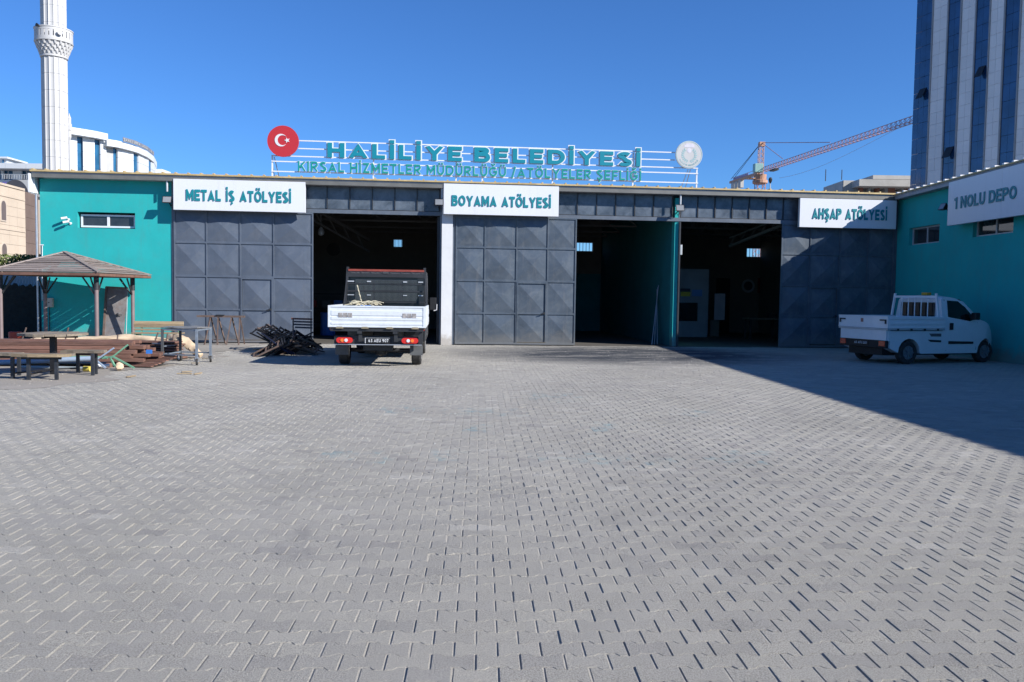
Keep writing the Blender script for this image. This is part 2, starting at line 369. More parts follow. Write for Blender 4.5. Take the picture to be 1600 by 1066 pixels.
def ribbon(pts_, closed, wd, ext):
    n = len(pts_); P_ = [Vector((p[0], p[1], 0)) for p in pts_]
    if not closed:
        P_[0] = P_[0] - (P_[1] - P_[0]).normalized() * ext; P_[-1] = P_[-1] + (P_[-1] - P_[-2]).normalized() * ext
    vs = []
    for i in range(n):
        a = P_[(i - 1) % n] if (closed or i > 0) else None; b = P_[(i + 1) % n] if (closed or i < n - 1) else None
        d1 = (P_[i] - a).normalized() if a is not None else None; d2 = (b - P_[i]).normalized() if b is not None else None
        d1 = d1 or d2; d2 = d2 or d1; t = (d1 + d2); t = t.normalized() if t.length > 1e-4 else d1
        nrm = Vector((-t.y, t.x, 0)); c = max(.38, abs(nrm.dot(Vector((-d1.y, d1.x, 0)))))
        o = nrm * (wd / 2 / c); vs += [(P_[i] + o)[:2], (P_[i] - o)[:2]]
    # flat cut of slanted ends at cap line and base line
    out = []
    for x, y in vs: out.append((x, min(y, 1.2)))
    m = n if closed else n - 1
    return out, [(2 * i, 2 * i + 1, (2 * ((i + 1) % n)) + 1, 2 * ((i + 1) % n)) for i in range(m)]
def text(s, width, capheight, depth, fat=.03, gap=.11, space=.32, outline=0.0):
    """list of (char, MB) in the plane XZ from x=0; baseline z=0, front at y=-depth"""
    T = .10 + 1.5 * fat; cur = 0; lay = []
    for ch in s:
        if ch == ' ': cur += space; continue
        W_, st = strokes(ch, T); lay.append((ch, cur, st)); cur += W_ + gap
    sx = width / (cur - gap); sz = capheight / .70; out = []
    for ch, off, st in lay:
        mb = MB()
        for k, (pts_, cl) in enumerate(st):
            thin = .72 if (k > 0 and ch in 'ŞĞ' and k == len(st) - 1) else 1
            vs, fs = ribbon(pts_, cl, T * thin + 2 * outline, outline); n = len(vs); dk = depth + .0007 * k
            vs = [(x, min(max(z, -outline), .70 + outline)) if (ch not in 'İÜÖŞĞ/' or k == 0 and ch != '/') else (x, z) for x, z in vs]
            F = [((x + off) * sx, -dk, z * sz) for x, z in vs]; B = [((x + off) * sx, 0, z * sz) for x, z in vs]
            edges = {}
            for f in fs:
                for i in range(4): e = tuple(sorted((f[i], f[(i + 1) % 4]))); edges[e] = edges.get(e, 0) + 1
            mb.add(F + B, fs + [tuple(i + n for i in f[::-1]) for f in fs] + [(a, b, b + n, a + n) for (a, b), c in edges.items() if c == 1])
        out.append((ch, mb))
    return out
def place_text(parts, origin, xdir, zdir, ydir=None):
    """map local (x, y, z) into the world along given directions"""
    o = Vector(origin); xd = Vector(xdir).normalized(); zd = Vector(zdir).normalized(); yd = Vector(ydir) if ydir is not None else zd.cross(xd)
    for ch, mb in parts: mb.v = [tuple(o + xd * v[0] + yd * v[1] + zd * v[2]) for v in mb.v]
    return parts

# ================================================================== GROUND
D = 27.5                                              # facade line
WX0, WX1 = -12.15, 16.04                              # workshop ends
def wallx(y): return WX1 - (D - y) * .047             # face of the side building
mb = MB(); mb.add([(-700, -120, -.03), (700, -120, -.03), (700, 900, -.03), (-700, 900, -.03)], [(0, 1, 2, 3)]); struct('ground', mb, DIRT)
mb = MB(); gx, gy = 150, 170                         # sand bed, gently uneven so the joints fill up in places
mb.add([(-14.5 + 30.7 * a / gx, -6 + 33.45 * b / gy, -.0049 + .0011 * math.sin(a * .37 + b * .11) * math.cos(b * .29 - a * .07) + random.uniform(-.0009, .0009)) for b in range(gy + 1) for a in range(gx + 1)], [(b * (gx + 1) + a, b * (gx + 1) + a + 1, (b + 1) * (gx + 1) + a + 1, (b + 1) * (gx + 1) + a) for b in range(gy) for a in range(gx)])
struct('yard_bedding', mb, SAND)

PL, PR, PA = .200, .1345, .0125                       # paver length, row pitch, step of the waist
PANG = R(3.4)
ca, sa = math.cos(PANG), math.sin(PANG)
def outline(gu, gv):
    h = PL / 2 - gu; hi = PR / 2 + PA - gv; lo = PR / 2 - PA - gv
    top = [(-h, hi), (-.30 * PL, hi), (-.20 * PL, lo), (.20 * PL, lo), (.30 * PL, hi), (h, hi)]
    return np.array(top + [(x, -y) for x, y in top[::-1]])
OUT1, OUT0 = outline(.0068, .0034), outline(.0028, .0008)
rows = []
pts = []
for j in range(int(2.2 / PR), int(28.6 / PR)):
    v = j * PR
    for i in range(-90, 110):
        u = (i + (j % 2) * .5) * PL
        x = u * ca + v * sa; y = -u * sa + v * ca
        if not (2.6 < y < D - .12): continue
        if not (-.66 * y - 2.2 < x - .0 < .80 * y + 1.6): continue
        if x > wallx(y) - .05 or x < -14: continue
        # the left side of the far yard lies under dust
        if x < -5.2 - (27 - y) * .10 and y > 15.5: continue
        pts.append((x, y))
pts = np.array(pts)
cv = np.array([fw[:]]); P3 = np.c_[pts, np.zeros(len(pts))] - np.array([0, 0, EYE])
zz = P3 @ np.array(fw[:]); px = 800 + FPX * (P3 @ np.array(rt[:])) / zz; py = 533 - FPX * (P3 @ np.array(up[:])) / zz
seen = (px > -5) & (px < 1605) & (py < 1072)
order = np.argsort(np.where(seen, zz, 1e6))
near = set(order[:300].tolist())
def field(x, y, n):                                   # soft smooth values from a few sines
    return .5 + .25 * np.sin(x * 1.3 + n) * np.cos(y * .9 - n) + .25 * np.sin(x * .53 - y * .71 + 2 * n)
shade = np.clip(rng.normal(.5, .2, len(pts)) * .8 + .2 * field(pts[:, 0], pts[:, 1], 1), .05, .95)
odd = rng.random(len(pts)); shade[odd < .018] = 1.0; shade[odd > .985] = 0.0
paint = np.zeros(len(pts)); soil = np.zeros(len(pts))
for (a, b, rx, ry) in ((530, 712, 22, 12), (590, 714, 18, 10), (690, 710, 26, 10), (745, 672, 22, 10), (850, 620, 30, 7), (885, 622, 18, 7), (735, 645, 50, 7), (860, 714, 26, 12), (925, 716, 26, 12), (985, 722, 24, 11), (1040, 720, 20, 11), (1140, 716, 28, 12), (1190, 718, 26, 12), (800, 645, 22, 6), (620, 640, 30, 6), (945, 668, 30, 8), (1085, 645, 30, 7)):
    paint = np.maximum(paint, np.clip(1.5 - ((px - a) / rx) ** 2 - ((py - b) / ry) ** 2, 0, 1))
soil = np.clip(1.25 - ((pts[:, 0] - 5.6) / 5.2) ** 2 - ((pts[:, 1] - 23.6) / 3.9) ** 2, 0, 1)
def paver_geo(cx, cy, dz, tx, ty, ang=0.0):
    c_, s_ = math.cos(PANG + ang), math.sin(PANG + ang)
    def tr(o, z):
        X = o[:, 0] * c_ + o[:, 1] * s_; Y_ = -o[:, 0] * s_ + o[:, 1] * c_
        return np.c_[X + cx, Y_ + cy, z + dz + X * tx + Y_ * ty]
    return np.vstack([tr(OUT1, 0), tr(OUT0, -.0040), tr(OUT0, -.02)])
PF = [tuple(range(12))[::-1]] + [(k, (k + 1) % 12, 12 + (k + 1) % 12, 12 + k) for k in range(12)] + [(12 + k, 12 + (k + 1) % 12, 24 + (k + 1) % 12, 24 + k) for k in range(12)]
pv = thing('paved_yard', 'yard', 'yard'); del pv['label'], pv['category']; pv['kind'] = 'structure'
variants = []
for k in range(24):
    me = bpy.data.meshes.new('paver')
    me.from_pydata(paver_geo(0, 0, rng.normal(0, .0011), rng.normal(0, .007), rng.normal(0, .007), rng.normal(0, .006)).tolist(), [], PF)
    me.materials.append(PAVER)
    for nm, val in (('shade', float(np.clip(rng.normal(.5, .2), 0, 1))), ('paint', 0.0), ('soil', 0.0)):
        at = me.attributes.new(nm, 'FLOAT', 'FACE'); at.data.foreach_set('value', [val] * len(PF))
    variants.append(me)
for k in sorted(near):
    obj('paver', variants[rng.integers(24)], pv, (pts[k, 0], pts[k, 1], 0))
idx = [k for k in range(len(pts)) if k not in near]
VV = np.vstack([paver_geo(pts[k, 0], pts[k, 1], rng.normal(0, .0013), rng.normal(0, .008), rng.normal(0, .008), rng.normal(0, .008)) for k in idx])
nf = len(PF); lt = np.array([len(f) for f in PF]); lv = np.concatenate([np.array(f) for f in PF])
me = bpy.data.meshes.new('pavers'); me.vertices.add(len(VV)); me.vertices.foreach_set('co', VV.ravel())
N = len(idx); me.loops.add(N * len(lv)); me.loops.foreach_set('vertex_index', (lv[None, :] + 36 * np.arange(N)[:, None]).ravel())
me.polygons.add(N * nf); lt_all = np.tile(lt, N); me.polygons.foreach_set('loop_start', np.concatenate([[0], np.cumsum(lt_all)[:-1]])); me.polygons.foreach_set('loop_total', lt_all)
me.update(calc_edges=True); me.validate()
for nm, arr in (('shade', shade), ('paint', paint), ('soil', soil)):
    at = me.attributes.new(nm, 'FLOAT', 'FACE'); at.data.foreach_set('value', np.repeat(arr[idx], nf).astype(np.float32))
me.materials.append(PAVER)
me.shade_flat()
o = obj('pavers', me, pv); o['kind'] = 'stuff'
# dusty sheet over the pavers on the far left of the yard
mb = MB(); n = 40; edge = []
for k in range(n + 1):
    y = 14.2 + k * (27.4 - 14.2) / n; edge.append((-5.0 - (27 - y) * .10 + .35 * math.sin(y * 2.1) + .2 * math.sin(y * 5.3), y))
vs = [(x, y, .003) for x, y in edge] + [(-30, y, .003) for x, y in edge]
mb.add(vs, [(k, k + 1, n + 2 + k, n + 1 + k) for k in range(n)]); struct('dusty_yard_edge', mb, DIRT)
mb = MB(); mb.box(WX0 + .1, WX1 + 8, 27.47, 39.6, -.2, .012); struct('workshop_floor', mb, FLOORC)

# ================================================================== WORKSHOP BUILDING
bl = thing('workshop_building', 'long low workshop hall with teal end wall, grey steel doors and one white pillar', 'building', (2, D, 0))
ZR = 5.22
mb = MB(); XM = -8.17
wx0, wx1, wz0, wz1 = P(121, 331, D).x, P(211, 331, D).x, P(121, 356, D).z, P(121, 331, D).z
mb.box(WX0, wx0, D, D + .3, 0, ZR - .12); mb.box(wx1, XM, D, D + .3, 0, ZR - .12)
mb.box(wx0, wx1, D, D + .3, 0, wz0); mb.box(wx0, wx1, D, D + .3, wz1, ZR - .12)
mb.box(WX0 + .002, WX0 + .25, D + .3, 39.6, 0, ZR - .1)
part('wall', mb, TEAL, bl, label='bright teal end wall')
def window(parent, a, b, z0, z1, y, name='window', panes=2, ax='x'):
    """frame + panes in the plane y (or in the plane x for ax='y')"""
    def bx(m, u0, u1, d0, d1, za, zb):
        if ax == 'x': m.box(u0, u1, y + d0, y + d1, za, zb)
        else: m.box(y - d1, y - d0, u0, u1, za, zb)
    m = MB(); t = .055
    bx(m, a, b, 0, .06, z0, z0 + t); bx(m, a, b, 0, .06, z1 - t, z1)
    us = [a + (b - a) * k / panes for k in range(panes + 1)]
    for k, u in enumerate(us):
        u0 = u if k == 0 else (u - t if k == panes else u - t / 2 - .01); u1 = u0 + t + (0 if k in (0, panes) else .02)
        bx(m, u0, u1, .001, .059, z0 + t, z1 - t)
    f = part(name, m, WHITE, parent)
    for k in range(panes):
        g = MB(); bx(g, us[k] + t * .8, us[k + 1] - t * .8, .028, .036, z0 + t * .8, z1 - t * .8); part('pane', g, GL_W, f)
    return f
window(bl, wx0 + .05, wx1 - .03, wz0 + .03, wz1 - .06, D + .13)
# pillars
mb = MB(); mb.box(P(690, 400, D).x, P(707, 400, D).x, D - .12, D + .35, 0, 5.1); part('pillar', mb, WHITEW, bl, label='white painted pillar')
mb = MB(); mb.box(8.17, 8.30, D - .02, D + .3, 0, 5.0); part('partition_end', mb, TEAL, bl)
mb = MB(); mb.box(8.172, 8.298, D + .3, 39.5, 0, 5.0); part('partition_wall', mb, M('shaded_teal_render', (.006, .15, .175), .9, var=.15, scale=1), bl)  # darker copy of the teal: the dimness of the bay is put into its colour
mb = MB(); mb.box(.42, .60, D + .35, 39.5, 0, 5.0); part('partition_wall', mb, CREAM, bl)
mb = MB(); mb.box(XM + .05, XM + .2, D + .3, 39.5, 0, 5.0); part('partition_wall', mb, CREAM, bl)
# steel portal frame: jambs and lintel
L0, L1, L2, L3, L4, L5 = -8.10, -3.76, .31, 4.83, 8.17, 11.90
mb = MB()
for x, w_ in ((XM, .09), (.30, .09), (.72, .09), (8.30, .035), (15.96, .09)): mb.box(x, x + w_, D - .03, D + .12, 0, 5.1)
mb.box(XM + .1, 15.95, D - .06, D + .10, 4.22, 4.34)
part('portal_frame', mb, FRAMEM, bl)
# back wall with barred windows
mb = MB(); YB = 39.5; xs = WX0; holes = []
for (a, b, ya, yb) in ((615, 628, 374, 386.5), (900, 927, 379, 393), (1166, 1192, 388, 402)):
    q0, q1 = P(a, yb, YB), P(b, ya, YB); holes.append((q0.x, q1.x, q0.z, q1.z))
for (a, b, c, d) in holes:
    mb.box(xs, a, YB, YB + .25, 0, 5.3); mb.box(a, b, YB, YB + .25, 0, c); mb.box(a, b, YB, YB + .25, d, 5.3); xs = b
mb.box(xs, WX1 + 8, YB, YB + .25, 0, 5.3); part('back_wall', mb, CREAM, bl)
mb = MB(); mb.box(16.06, 16.25, D + .0, 39.5, 0, 5.15); part('partition_wall', mb, CREAM, bl)
mb = MB(); mb.box(.62, 8.15, YB - .03, YB - .004, 0, 2.75); part('wall_panel', mb, MATS['shaded_teal_render'], bl, label='teal lower half of the back wall')  # same teal with the bay's shade in its colour
for (a, b, c, d) in holes:
    m = MB(); t = .03
    m.box(a, b, YB + .02, YB + .06, c, c + t); m.box(a, b, YB + .02, YB + .06, d - t, d)
    for k in range(6):
        x = a + t + (b - a - 2 * t) * k / 5; m.box(x - .012, x + .012, YB + .03, YB + .05, c + t, d - t)
    part('window_bars', m, WHITE, bl)
# side outer wall right and roof
mb = MB()
for (xa, xb) in ((WX0 - .07, WX1 + .1),):
    mb.box(xa, xb, D - .38, 33.5, ZR - .02, ZR + .03)
mb.hexa([(WX0 - .07, 33.5, ZR), (WX1 + 8, 33.5, ZR), (WX1 + 8, 40, ZR), (WX0 - .07, 40, ZR), (WX0 - .07, 33.5, ZR + .05), (WX1 + 8, 33.5, ZR + .05), (WX1 + 8, 40, ZR + .05), (WX0 - .07, 40, ZR + .05)])
mb.box(WX1 + .102, WX1 + 8, D - .05, 33.5, ZR - .02, ZR + .03)
rf = part('roof', mb, ROOFU, bl)
mb = MB(); mb.box(WX0 - .10, WX1 - .2, D - .43, D - .10, ZR + .035, ZR + .085)
part('roof_sheet_edge', mb, ROOFY, bl, label='yellow brown sandwich roof edge')
mb = MB()
for k in range(72):
    x = WX0 - .05 + k * .385; mb = MB(); mb.box(x, x + .05, D - .42, D - .15, ZR + .088, ZR + .125); part('roof_rib', mb, ROOFY, bl)
mb = MB(); mb.box(WX0 - .05, WX1 - .3, D - .375, D - .34, ZR - .14, ZR - .022); part('fascia', mb, M('gutter_grey', (.15, .15, .14), .55, .2, var=.2, scale=2), bl)
mb = MB(); mb.box(WX0 + .2, WX1 - .2, D - .33, D - .003, ZR - .13, ZR - .10); part('soffit', mb, ROOFU, bl)
mb = MB()
for k in range(9):                                     # white corrugated side cladding under the verge
    y = D - .45 + k * .25; mb.box(WX0 - .14, WX0 - .09 + (.03 if k % 2 else 0), y, y + .249, 4.62 - .0 * k, ZR - .03)
part('verge_cladding', mb, WHITE, bl)
mb = MB(); mb.tube((WX0 - .10, D - .02, .2), (WX0 - .10, D - .02, 4.6), .03, 10); part('downpipe', mb, ALU, bl)
mb = MB(); mb.path([P(66, 383, D - .03), P(66, 430, D - .03), P(66, 470, D - .03)], .012, 6); mb.path([P(62, 383, D - .03), P(68, 383, D - .03)], .018, 6); part('conduit', mb, WHITE, bl)
for x in (-8.22, .36, 8.26): 
    mb = MB(); mb.tube((x, D - .30, 4.75), (x, D - .30, ZR - .13), .03, 8); part('roof_outlet_pipe', mb, GALV, bl)
# transom glazing above the openings
def transom(a, b, n):
    m = MB(); z0, z1 = 4.34, ZR - .10; t = .03
    m.box(a, b, D, D + .05, z0, z0 + t); m.box(a, b, D, D + .05, z1 - t, z1)
    for k in range(n + 1):
        x = a + (b - a) * k / n; m.box(x - t / 2, x + t / 2, D - .02, D + .049, z0 + t, z1 - t)
    f = part('transom_window', m, DARK, bl)
    for k in range(n):
        g = MB(); x = a + (b - a) / n * k; g.box(x + t / 2, x + (b - a) / n - t / 2, D + .018 + random.uniform(-.004, .004), D + .024, z0 + t, z1 - t); part('pane', g, GL_D, f)
transom(-4.05, .28, 6); transom(4.20, 8.08, 6.0 and 6); transom(8.36, 12.55, 7)
transom(-8.05, -4.08, 5); transom(.82, 4.17, 5); transom(12.58, 15.95, 5)
# roof trusses inside
def truss(y, x0, x1, zl=4.45, zh=5.12):
    m = MB(); n = 12
    m.bar((x0, y, zl), (x1, y, zl), .07); m.bar((x0, y, zh), (x1, y, zh), .07)
    for k in range(n):
        xa = x0 + (x1 - x0) * k / n; xb = x0 + (x1 - x0) * (k + 1) / n
        m.bar((xa, y, zl + .03), ((xa + xb) / 2, y, zh - .03), .035); m.bar(((xa + xb) / 2, y, zh - .03), (xb, y, zl + .03), .035)
    part('roof_truss', m, M('truss_grey', (.11, .11, .11), .6), bl)
for y in (29.5, 32.5, 35.5, 38): truss(y, WX0 + .3, 8.1); truss(y, 8.35, 16.5)
m = MB(); m.bar(P(1140, 385, 31), P(1222, 352, 28.2), .09); m.bar(P(1140, 372, 31), P(1222, 340, 28.2), .05)
for k in range(5):
    t = k / 5; m.bar(P(1140 + 82 * t, 385 - 33 * t, 31 - 2.8 * t), P(1148 + 82 * t, 369 - 32 * t, 31 - 2.8 * t), .035)
part('roof_brace', m, M('truss_grey', (.11, .11, .11), .6), bl)
m = MB(); m.bar((-4.9, 28.0, 5.0), (-2.4, 33, 3.75), .08); m.bar((-4.9, 28.0, 4.6), (-2.4, 33, 3.3), .05)
for k in range(6):
    t = k / 6; m.bar((-4.9 + 2.5 * t, 28 + 5 * t, 5 - 1.25 * t), (-4.9 + 2.5 * (t + .1), 28 + 5 * (t + .1), 4.6 - 1.3 * (t + .1)), .035)
part('roof_brace', m, M('truss_grey', (.11, .11, .11), .6), bl)

# sliding door leaves: frame, pressed panels, wicket
def leaf(x0, x1, z1, xsplit, zsplit, wick, mat, fmat, y=D - .07):
    fr = MB(); t = .035
    fr.box(x0, x1, y, y + .05, .03, .09); fr.box(x0, x1, y, y + .05, z1 - .05, z1)
    for x in xsplit[1:-1]: fr.box(x - t / 2, x + t / 2, y + .001, y + .049, .09, z1 - .05)
    fr.box(x0, x0 + .045, y + .001, y + .049, .09, z1 - .05); fr.box(x1 - .045, x1, y + .001, y + .049, .09, z1 - .05)
    for z in zsplit[1:-1]:
        for a, b in zip(xsplit, xsplit[1:]):
            fr.box(a + t / 2 + (.03 if a == x0 else 0), b - t / 2 - (.03 if b == x1 else 0), y + .002, y + .048, z - .028, z + .028)
    f = part('sliding_door', fr, fmat, bl)
    for i, (a, b) in enumerate(zip(xsplit, xsplit[1:])):
        for j, (c, d) in enumerate(zip(zsplit, zsplit[1:])):
            w_ = i == wick and j < 2
            pa, pb = a + t / 2 + (.03 if i == 0 else .002) + (.05 if w_ else 0), b - t / 2 - (.03 if i == len(xsplit) - 2 else .002) - (.05 if w_ else 0)
            pc, pd = (c + .03 if j else .09) + (.0 if not w_ else (.03 if j == 0 else 0)), (d - .03 if j < 3 else z1 - .05) - (.05 if w_ and j == 1 else 0)
            m = MB(); yb = y + .03; q = .02; mxx, mz = (pa + pb) / 2, (pc + pd) / 2; h = .062 * random.uniform(.85, 1.1)
            vs = [(pa, yb, pc), (pb, yb, pc), (pb, yb, pd), (pa, yb, pd), (pa + q, yb, pc + q), (pb - q, yb, pc + q), (pb - q, yb, pd - q), (pa + q, yb, pd - q), (mxx, yb - h, mz)]
            m.add(vs, [(0, 1, 5, 4), (1, 2, 6, 5), (2, 3, 7, 6), (3, 0, 4, 7), (4, 5, 8), (5, 6, 8), (6, 7, 8), (7, 4, 8)])
            m.add([(pa, yb + .004, pc), (pb, yb + .004, pc), (pb, yb + .004, pd), (pa, yb + .004, pd)], [(3, 2, 1, 0)])
            part('door_panel', m, mat, f)
    a, b = xsplit[wick], xsplit[wick + 1]
    m = MB(); zt = zsplit[2] - .03
    m.box(a + .022, a + .062, y - .012, y + .03, .1, zt); m.box(b - .062, b - .022, y - .012, y + .03, .1, zt); m.box(a + .062, b - .062, y - .011, y + .03, zt - .045, zt)
    m.box(a + .062, b - .062, y - .011, y + .028, zsplit[1] - .02, zsplit[1] + .02)
    part('wicket_door_frame', m, fmat, f)
    m = MB(); hx = b - .13; m.box(hx, hx + .07, y - .03, y - .012, zsplit[1] - .01, zsplit[1] + .05); m.tube((hx + .03, y - .03, zsplit[1] + .02), (hx + .03, y - .07, zsplit[1] + .02), .012, 6); m.tube((hx + .035, y - .07, zsplit[1] + .02), (hx - .09, y - .07, zsplit[1] - .01), .016, 6)
    part('door_handle', m, DARK, f)
zs = [.03, 1.08, 2.13, 3.20, 4.22]
leaf(L0, L1, 4.22, [L0] + [P(x, 400, D).x for x in (323.5, 376, 428)] + [L1], zs, 2, DOORM, DOORM)
leaf(.82, L3, 4.24, [.82] + [P(x, 430, D).x for x in (757, 806.5, 855)] + [L3], [.03, 1.06, 2.13, 3.22, 4.24], 2, DOORM2, DOORM2)
leaf(L5, 15.95, 4.22, [L5] + [P(x, 430, D).x for x in (1264, 1310, 1354)] + [15.95], zs, 1, DOORM2, DOORM2)
# opened leaf edges behind the jambs
mb = MB(); mb.box(.22, .29, D + .12, D + .17, .02, 4.2); part('door_jamb_rail', mb, DARK, bl)
mb = MB(); mb.box(8.31, 8.36, D - .1, D - .05, .02, 4.2); part('door_jamb_rail', mb, DARK, bl)

# ================================================================== SIDE BUILDING (right)
sb = thing('storage_building', 'teal storage building along the right side of the yard, in shade, with two high windows', 'building', (16, 10, 0))
YE = -9.0
def WP(y, off, z): return (wallx(y) + off, y, z)
SZ = 5.18
wins = []
for (xa, xb, ya, yb) in ((1421, 1468, 357, 384), (1521, 1584, 340, 371)):
    # solve y on the wall for a pixel column
    def ysolve(x, yy):
        d = ray(x, yy); lo, hi = 5., 27.4
        for _ in range(40):
            mid = (lo + hi) / 2
            if d.x * mid / d.y > wallx(mid): hi = mid
            else: lo = mid
        return lo
    y1 = ysolve(xa, ya); y0 = ysolve(xb, ya); z0 = P(xa, yb, y1).z; z1 = P(xa, ya, y1).z
    wins.append((y0, y1, z0, z1))
def zr_(y, z): return z + (D - y) * .017 if z >= 4.95 else z      # the roof line climbs slightly towards the camera
def slab(m, ya, yb, za, zb, o0=0, o1=.3):
    m.hexa([WP(ya, o0, zr_(ya, za)), WP(ya, o1, zr_(ya, za)), WP(yb, o1, zr_(yb, za)), WP(yb, o0, zr_(yb, za)), WP(ya, o0, zr_(ya, zb)), WP(ya, o1, zr_(ya, zb)), WP(yb, o1, zr_(yb, zb)), WP(yb, o0, zr_(yb, zb))])
mb = MB(); ycur = D - .05
for (y0, y1, z0, z1) in wins:
    slab(mb, y1, ycur, 0, SZ); slab(mb, y0, y1, 0, z0); slab(mb, y0, y1, z1, SZ); ycur = y0
slab(mb, YE, ycur, 0, SZ); part('wall', mb, TEAL, sb)
mb = MB(); mb.box(wallx(YE) + .3, WX1 + 8, YE, YE + .3, 0, SZ); mb.box(WX1 + 7.7, WX1 + 8, YE + .3, YB, 0, SZ); part('wall', mb, TEAL, sb)
for (y0, y1, z0, z1) in wins:
    m = MB(); t = .05; o0, o1 = .12, .18
    slab(m, y0, y1, z0, z0 + t, o0, o1); slab(m, y0, y1, z1 - t, z1, o0, o1)
    for y in (y0, (y0 + y1) / 2 - t / 2, y1 - t): slab(m, y, y + t, z0 + t, z1 - t, o0 + .002, o1 - .002)
    f = part('window', m, GALV, sb)
    for a, b in ((y0 + t, (y0 + y1) / 2 - t / 2), ((y0 + y1) / 2 + t / 2, y1 - t)):
        g = MB(); slab(g, a, b, z0 + t, z1 - t, .15, .155); part('pane', g, GL_W, f)
mb = MB(); slab(mb, YE - .3, D - .4, SZ + .005, SZ + .035, -.34, 8.0); part('roof', mb, ROOFU, sb)
mb = MB(); slab(mb, YE - .3, D - .45, SZ + .04, SZ + .08, -.38, .2); part('roof_sheet_edge', mb, ROOFY, sb)
mb = MB()
for k in range(90):
    y = D - .55 - k * .40; mb = MB(); slab(mb, y - .09, y, SZ + .083, SZ + .125, -.37, .2); part('roof_rib', mb, WHITE, sb)
mb = MB(); slab(mb, YE, D - .4, SZ - .10, SZ - .0, -.33, -.30); part('fascia', mb, ROOFU, sb)
mb = MB(); slab(mb, YE, D - .4, SZ - .09, SZ - .06, -.29, -.003); part('soffit', mb, ROOFU, sb)

# ================================================================== SIGN BOARDS
def board(x0, x1, z0, z1, s, tx0, tx1, tz0, tz1, label, y=D - .40, seam=None):
    t = thing('sign_board', label, 'sign', ((x0 + x1) / 2, y, z0), group='workshop sign boards')
    segs = [x0] + ([seam] if seam else []) + [x1]
    for a, b in zip(segs, segs[1:]):
        mb = MB(); mb.box(a + (.001 if a != x0 else 0), b, y, y + .14, z0, z1); part('panel', mb, SIGNW, t, bev=.004)
    for ch, m in place_text(text(s, tx1 - tx0, tz1 - tz0, .02, .04, gap=.11, space=.42), (tx0, y - .002, tz0), (1, 0, 0), (0, 0, 1)):
        part('slash' if ch == '/' else 'letter', m, LETTER, t)
    for x in (x0 + .5, x1 - .5):
        mb = MB(); mb.box(x, x + .05, y + .141, D - .07, z1 - .25, z1 - .2); part('bracket', mb, DARK, t)
def bd(a, b, c, d, s, ta, tb, tc, td, label, seam=None):
    y = D - .40
    q0, q1 = P(a, d, y), P(b, c, y); t0, t1 = P(ta, td, y), P(tb, tc, y)
    board(q0.x, q1.x, P((a + b) / 2, d, y).z, P((a + b) / 2, c, y).z, s, t0.x, t1.x, P((ta + tb) / 2, td, y).z, P((ta + tb) / 2, tc, y).z, label, seam=P(seam, 300, y).x if seam else None)
bd(271, 477, 282, 330, 'METAL İŞ ATÖLYESİ', 291, 455, 298, 315.5, 'white sign board reading METAL İŞ ATÖLYESİ, leftmost of the three over the steel doors', 351)
bd(693, 873.5, 288.5, 336.5, 'BOYAMA ATÖLYESİ', 706, 861, 307, 323.5, 'white sign board reading BOYAMA ATÖLYESİ above the middle steel door')
bd(1249, 1401.5, 311.5, 356.5, 'AHŞAP ATÖLYESİ', 1269, 1386, 326.5, 343.5, 'white sign board reading AHŞAP ATÖLYESİ, half in shadow in the yard corner')
# board on the side building
def ywall(x, yy, off):
    d = ray(x, yy); lo, hi = 3., 27.4
    for _ in range(50):
        mid = (lo + hi) / 2
        if d.x * mid / d.y > wallx(mid) + off: hi = mid
        else: lo = mid
    return lo
off = -.42
yA = ywall(1481, 320, off); yB = yA - 7.6
za, zb = P(1481, 353, yA).z, P(1481, 289, yA).z
t = thing('sign_board', 'large white sign board reading 1 NOLU DEPO on the shaded wall at the right', 'sign', (wallx(yA) + off, yA, za), group='workshop sign boards')
segs = [yA, ywall(1565, 300, off), ywall(1565, 300, off) - 3.2, yB]
for a, b in zip(segs, segs[1:]):
    mb = MB(); slab(mb, b, a - .006, za, zb, off, off + .14); part('panel', mb, SIGNW, t)
mb = MB(); slab(mb, yA - .5, yA - .4, zb - .3, zb - .2, off + .141, -.003); slab(mb, yB + .5, yB + .6, zb - .3, zb - .2, off + .141, -.003); part('bracket', mb, DARK, t)
yt0, yt1 = ywall(1492, 320, off), ywall(1589, 300, off)
xd = Vector(WP(yt1, off - .012, 0)) - Vector(WP(yt0, off - .012, 0))
zt0 = P(1492, 327.5, yt0).z; zt1 = P(1494, 309, yt0).z
yd_ = Vector((0, 0, 1)).cross(xd.normalized())
for ch, m in place_text(text('1 NOLU DEPO', xd.length, zt1 - zt0, .02, .03), Vector(WP(yt0, off - .004, 0)) + Vector((0, 0, zt0)), xd, (0, 0, 1)):
    part('numeral' if ch == '1' else 'letter', m, LETTER, t)

# ================================================================== ROOFTOP SIGN
Yr = D - .15
rs = thing('rooftop_sign', 'two rows of teal rooftop letters on white rails, HALİLİYE BELEDİYESİ on top', 'sign', (2, Yr, ZR + .1))
def rail(y0, y1, xa=466, xb=1055):
    a, b = P(xa, y0, Yr), P(xb, y1, Yr); m = MB(); m.bar((a.x, Yr + .03, (a.z + b.z) / 2), (b.x, Yr + .03, (a.z + b.z) / 2), .03, .035); part('rail', m, WHITE, rs)
for y0, y1 in ((220, 238), (231.5, 250.5)): rail(y0, y1)
for y0, y1 in ((243, 263), (251, 272), (266.5, 287)): rail(y0, y1, 424, 1091)
for x in (425, 583.5, 713, 754, 864, 990, 1090):
    a = P(x, 250, Yr); m = MB(); zt = P(x, 243 + (x - 424) * .03, Yr).z
    m.bar((a.x, Yr + .06, ZR + .04), (a.x, Yr + .06, (zt if x in (425, 1090) else P(x, 222 + (x - 466) * .031, Yr).z)), .045); part('post', m, WHITE, rs)
